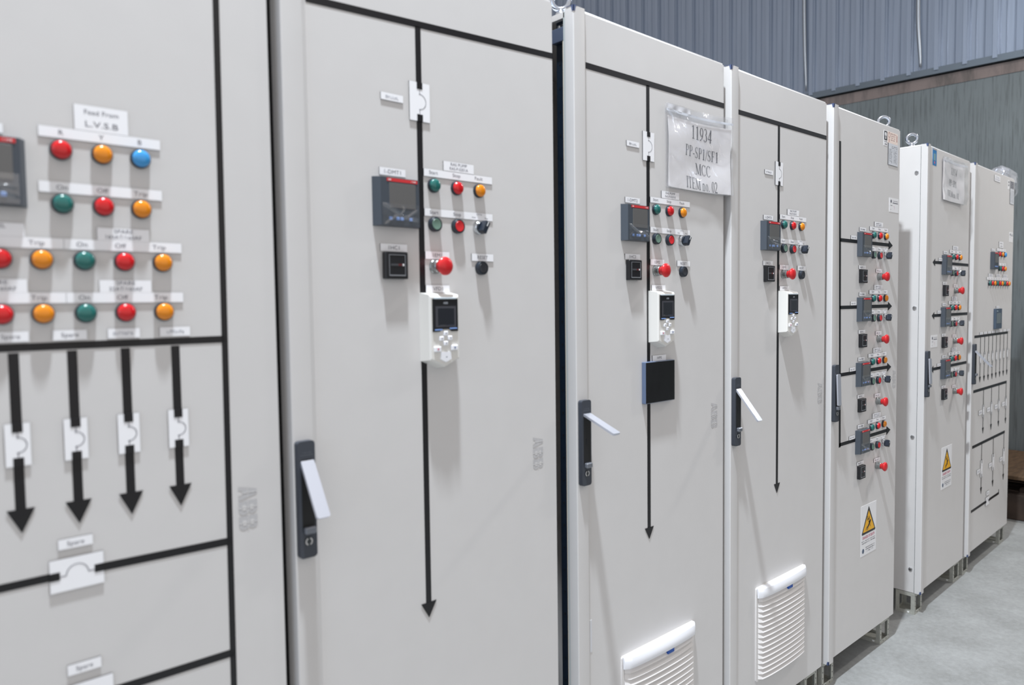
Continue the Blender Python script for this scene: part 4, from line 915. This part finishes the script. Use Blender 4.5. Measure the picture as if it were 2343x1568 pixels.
def sleeve(parent_frame, u0, w, z0, h, label, lines, seed, gap, bowr, skew=0.0, paper=(0.03, 0.0, 1.0, 0.86)):
    a, o = frame_of(parent_frame); e = Vector((math.cos(a), math.sin(a), 0))
    t = thing('document_sleeve', label, 'document sleeve', o + u0 * e, a, None)
    rnd = random.Random(seed); ph = [rnd.uniform(0, 6.28) for _ in range(6)]
    def base(u, v):       # height of the paper off the door
        return gap + bowr * (max(0, u - 0.45) ** 2) * 1.5 + 0.0022 * math.sin(3.2 * u + 2.2 * v + ph[0]) * (1 - abs(2 * v - 1) ** 3) + 0.0014 * math.sin(8 * v - 3 * u + ph[1])
    def fil(u, v):
        d = 0.0026 + 0.0026 * abs(math.sin(5 * u + 7 * v + ph[2])) + 0.0026 * abs(math.sin(4 * u - 9 * v + ph[3])) ** 2 + 0.0008 * math.sin(19 * u + 13 * v + ph[4])
        return base(u, v) + max(0.0012, d)
    def sheet(u_0, v_0, u_1, v_1, fn, nx, nz, name, m, th=0.0):
        P = []
        for j in range(nz + 1):
            for i in range(nx + 1):
                u = u_0 + (u_1 - u_0) * i / nx; v = v_0 + (v_1 - v_0) * j / nz
                P.append((u * w + skew * v * w + 0.006 * w * math.sin(3 * v) * (u - 0.5), -fn(u, v), v * h - 0.01 * h * math.sin(3.1 * u)))
        F = [(j * (nx + 1) + i, j * (nx + 1) + i + 1, (j + 1) * (nx + 1) + i + 1, (j + 1) * (nx + 1) + i) for j in range(nz) for i in range(nx)]
        return ob(name, MB().add(P, F).mesh(name, m, 60), t, (0, 0, z0))
    sheet(paper[0], paper[1] + 0.015, paper[2] - 0.01, paper[3], base, 24, 18, 'paper_sheet', PAPER)
    sheet(0, 0, 1, 1, fil, 46, 36, 'clear_film', FILM)
    sheet(0, 0, 1, 1, lambda u, v: base(u, v) * 0.25 + 0.001, 10, 10, 'back_film', FILM)
    # printed lines follow the paper
    b = MB()
    for text, cu, cv, hh, mw in lines:
        for quad in serif_line(text, cu * w, cv * h, hh * h, mw * w if mw else None):
            P = []
            for x, z in quad:
                u, v = (x - skew * (z / h) * w) / w, z / h; P.append((x, -base(u, v) - 0.0005, z - 0.01 * h * math.sin(3.1 * u) - 0.04 * (x - 0.5 * w)))
            b.add(P, [(0, 1, 2, 3)])
    ob('printed_lines', b.mesh('printed_lines', DARKINK, 0), t, (0, 0, z0), 'dark serif printing')
    # zip strip and label along the top
    sheet(0.0, 0.905, 1.0, 0.935, lambda u, v: base(u, v) + 0.0036, 24, 1, 'zip_strip', mat('zip', rgb(232, 236, 244), .25))
    sheet(0.02, 0.93, 0.36, 0.995, lambda u, v: base(u, v) + 0.0036 + 0.0012 * math.sin(40 * u) * math.sin(30 * v), 24, 4, 'tape_patch', mat('tape_patch', rgb(226, 226, 230), .25))
    return t
sleeve('B', 0.1250, 0.2960, 1.7230, 0.2200, 'large clear plastic sleeve over a sheet headed 11934, on the cabinet with the touch panel',
       [('11934', 0.55, 0.735, 0.165, 0.37), ('PP-SP1/SF1', 0.56, 0.495, 0.135, 0.53), ('MCC', 0.58, 0.295, 0.14, 0.26), ('ITEM no. 02', 0.55, 0.105, 0.14, 0.49)], 3, 0.0050, 0.026)
sleeve('C', 2.2280, 0.3150, 1.8650, 0.1980, 'smaller crumpled clear sleeve with a printed sheet, on the cabinet past the gap',
       [('11934', 0.48, 0.72, 0.16, 0.42), ('PP-SP1', 0.46, 0.45, 0.15, 0.5), ('ITEM no. 01', 0.46, 0.19, 0.14, 0.62)], 9, 0.0055, 0.018, paper=(0.0, 0.0, 0.92, 0.95))

# ------------------------------------------------------------------ plastic bag on the far cabinet's corner
a6, o6 = frame_of('C'); e6 = Vector((math.cos(a6), math.sin(a6), 0)); n6 = Vector((-math.sin(a6), math.cos(a6), 0))
bag = thing('plastic_bag', 'clear plastic bag hanging over the top corner of the farthest cabinet', 'bag', o6 + 3.475 * e6 + 0.06 * n6, a6)
def blob(rx, ry, rz, cx, cy, cz, seed, amp, n=22, m_=16):
    rnd = random.Random(seed); ph = [rnd.uniform(0, 6.28) for _ in range(5)]; P = []; F = []
    for j in range(m_ + 1):
        th = math.pi * j / m_
        for i in range(n):
            p = 2 * math.pi * i / n; k = 1 + amp * (math.sin(3 * p + 4 * th + ph[0]) + 0.7 * math.sin(5 * p - 6 * th + ph[1]) + 0.5 * math.sin(9 * p + 3 * th + ph[2]))
            P.append((cx + rx * k * math.sin(th) * math.cos(p), cy + ry * k * math.sin(th) * math.sin(p), cz + rz * (1 + amp * 0.4 * math.sin(2 * p + ph[3])) * math.cos(th)))
    for j in range(m_):
        for i in range(n): F.append((j * n + i, j * n + (i + 1) % n, (j + 1) * n + (i + 1) % n, (j + 1) * n + i))
    return P, F
b = MB(); P, F = blob(0.085, 0.040, 0.032, -0.030, 0.0, 2.134, 4, 0.16, 11, 8); b.add(P, F)
ob('bag_mouth', b.mesh('bag_mouth', BAGFILM, 0), bag)
b = MB(); P, F = blob(0.115, 0.045, 0.088, 0.135, 0.0, 2.078, 8, 0.15, 10, 8); b.add(P, F)
ob('bag_body', b.mesh('bag_body', BAGFILM, 0), bag)
b = MB(); P, F = blob(0.098, 0.032, 0.032, 0.130, 0.0, 2.036, 2, 0.03); b.add(P, F)
ob('bagged_part', b.mesh('bagged_part', BLACKPL, 50), bag, label='dark rounded part in the bottom of the bag')

# ------------------------------------------------------------------ timber stack at the right edge
st = thing('timber_stack', 'low stack of brown timber on the floor beyond the last cabinet', 'timber', (3.96, -0.42, 0), 0)
b = MB()
for k in range(3): b.box(0.02 + k * 0.30, 0.26 + k * 0.30, 0.02, 0.98, 0.0, 0.165, 0, c=0.006)
ob('bottom_block', b.mesh('bottom_block', TIMBER), st)
b = MB()
for k in range(3): b.box(0.10, 0.95, 0.06 + k * 0.40, 0.14 + k * 0.40, 0.165, 0.190, 0)
ob('spacer', b.mesh('spacer', TIMBER, 0), st)
b = MB()
for k in range(2): b.box(0.10, 0.90, 0.04 + k * 0.80, 0.16 + k * 0.80, 0.190, 0.262, 0)
ob('bearer', b.mesh('bearer', TIMBER, 0), st)
b = MB()
for k in range(7): b.box(0.0 + k * 0.135, 0.125 + k * 0.135, 0.0, 1.0, 0.262, 0.287, 0, c=0.003)
ob('deck_board', b.mesh('deck_board', WOOD), st)

# ------------------------------------------------------------------ hall: floor and end wall
struct('floor', MB().add([(-12, -12, 0), (8, -12, 0), (8, 12.2, 0), (-12, 12.2, 0)], [(0, 1, 2, 3)]).mesh('floor', FLOOR, 0))
WR = math.atan(0.07); WX = 5.0
def wall_pt(s_, off, z):   # s_ = along the wall from Y=.38 , local frame of the wall object
    return (off, s_, z)
# wall object frame: origin (5, .38, 0), local +y along the wall
wz = (WX, 0.38, 0)
struct('wall_end', MB().box(0.0, 0.25, -11.0, 11.5, 0.0, 3.075).mesh('wall_end', CONCRETE, 0), wz, WR, 'streaky grey-green concrete wall')
struct('trim_1', MB().box(-0.004, 0.25, -11.0, 11.5, 3.075, 3.160).mesh('trim_1', MORTAR, 0), wz, WR, 'pinkish mortar band on top of the concrete')
struct('trim_2', MB().box(-0.030, 0.20, -11.0, 11.5, 3.172, 3.222).mesh('trim_2', FLASHING, 0), wz, WR, 'dark metal flashing under the cladding')
# cladding profile along local y
prof = []; pitch = 0.196; y = -11.0
while y < 11.4:
    for dy, off in ((0.0, -0.030), (0.018, -0.030), (0.026, 0.0), (0.072, 0.0), (0.0755, -0.005), (0.0785, -0.005), (0.082, 0.0), (0.124, 0.0), (0.1275, -0.005), (0.1305, -0.005), (0.134, 0.0), (0.164, 0.0), (0.172, -0.018), (0.180, -0.018), (0.186, -0.030)):
        prof.append((y + dy, off - 0.006))
    y += pitch
P = [(o_, yy, 3.20) for yy, o_ in prof] + [(o_, yy, 8.0) for yy, o_ in prof]; n = len(prof)
struct('wall_cladding', MB().add(P, [(i, i + 1, n + i + 1, n + i) for i in range(n - 1)]).mesh('wall_cladding', CLAD, 25), wz, WR, 'blue-grey corrugated sheet cladding')
for k, (s_, top_) in enumerate(((1.600, 4.6), (0.690, 4.05))):
    P = []; m_ = 24
    for i in range(m_ + 1):
        z = 3.245 + (top_ - 3.245) * i / m_; v = i / m_
        dx = -0.034 - 0.006 * math.exp(-((z - 3.52) / 0.16) ** 2); dy = 0.012 * math.exp(-(v * 3) ** 2) * -1 + 0.012 * math.sin(2.4 * v)
        for w_, o_ in ((-0.016, 0.0), (0.0, -0.006), (0.016, 0.0)): P.append((dx + o_, s_ + dy + w_ * (1 - 0.5 * math.exp(-v * 6)), z))
    F = [(i * 3 + q, i * 3 + q + 1, (i + 1) * 3 + q + 1, (i + 1) * 3 + q) for i in range(m_) for q in range(2)]
    o = struct('trim_%d' % (3 + k), MB().add(P, F).mesh('trim_strip', TRIMSTRIP, 60), wz, WR, 'loose shiny metal strip on the cladding')
    sd = o.modifiers.new('thickness', 'SOLIDIFY'); sd.thickness = 0.0015
struct('wall_back', MB().box(-12.0, 4.1, 12.0, 12.2, 0.0, 8.0).mesh('wall_back', CLAD, 0), label='sheet metal wall far behind the cabinets')
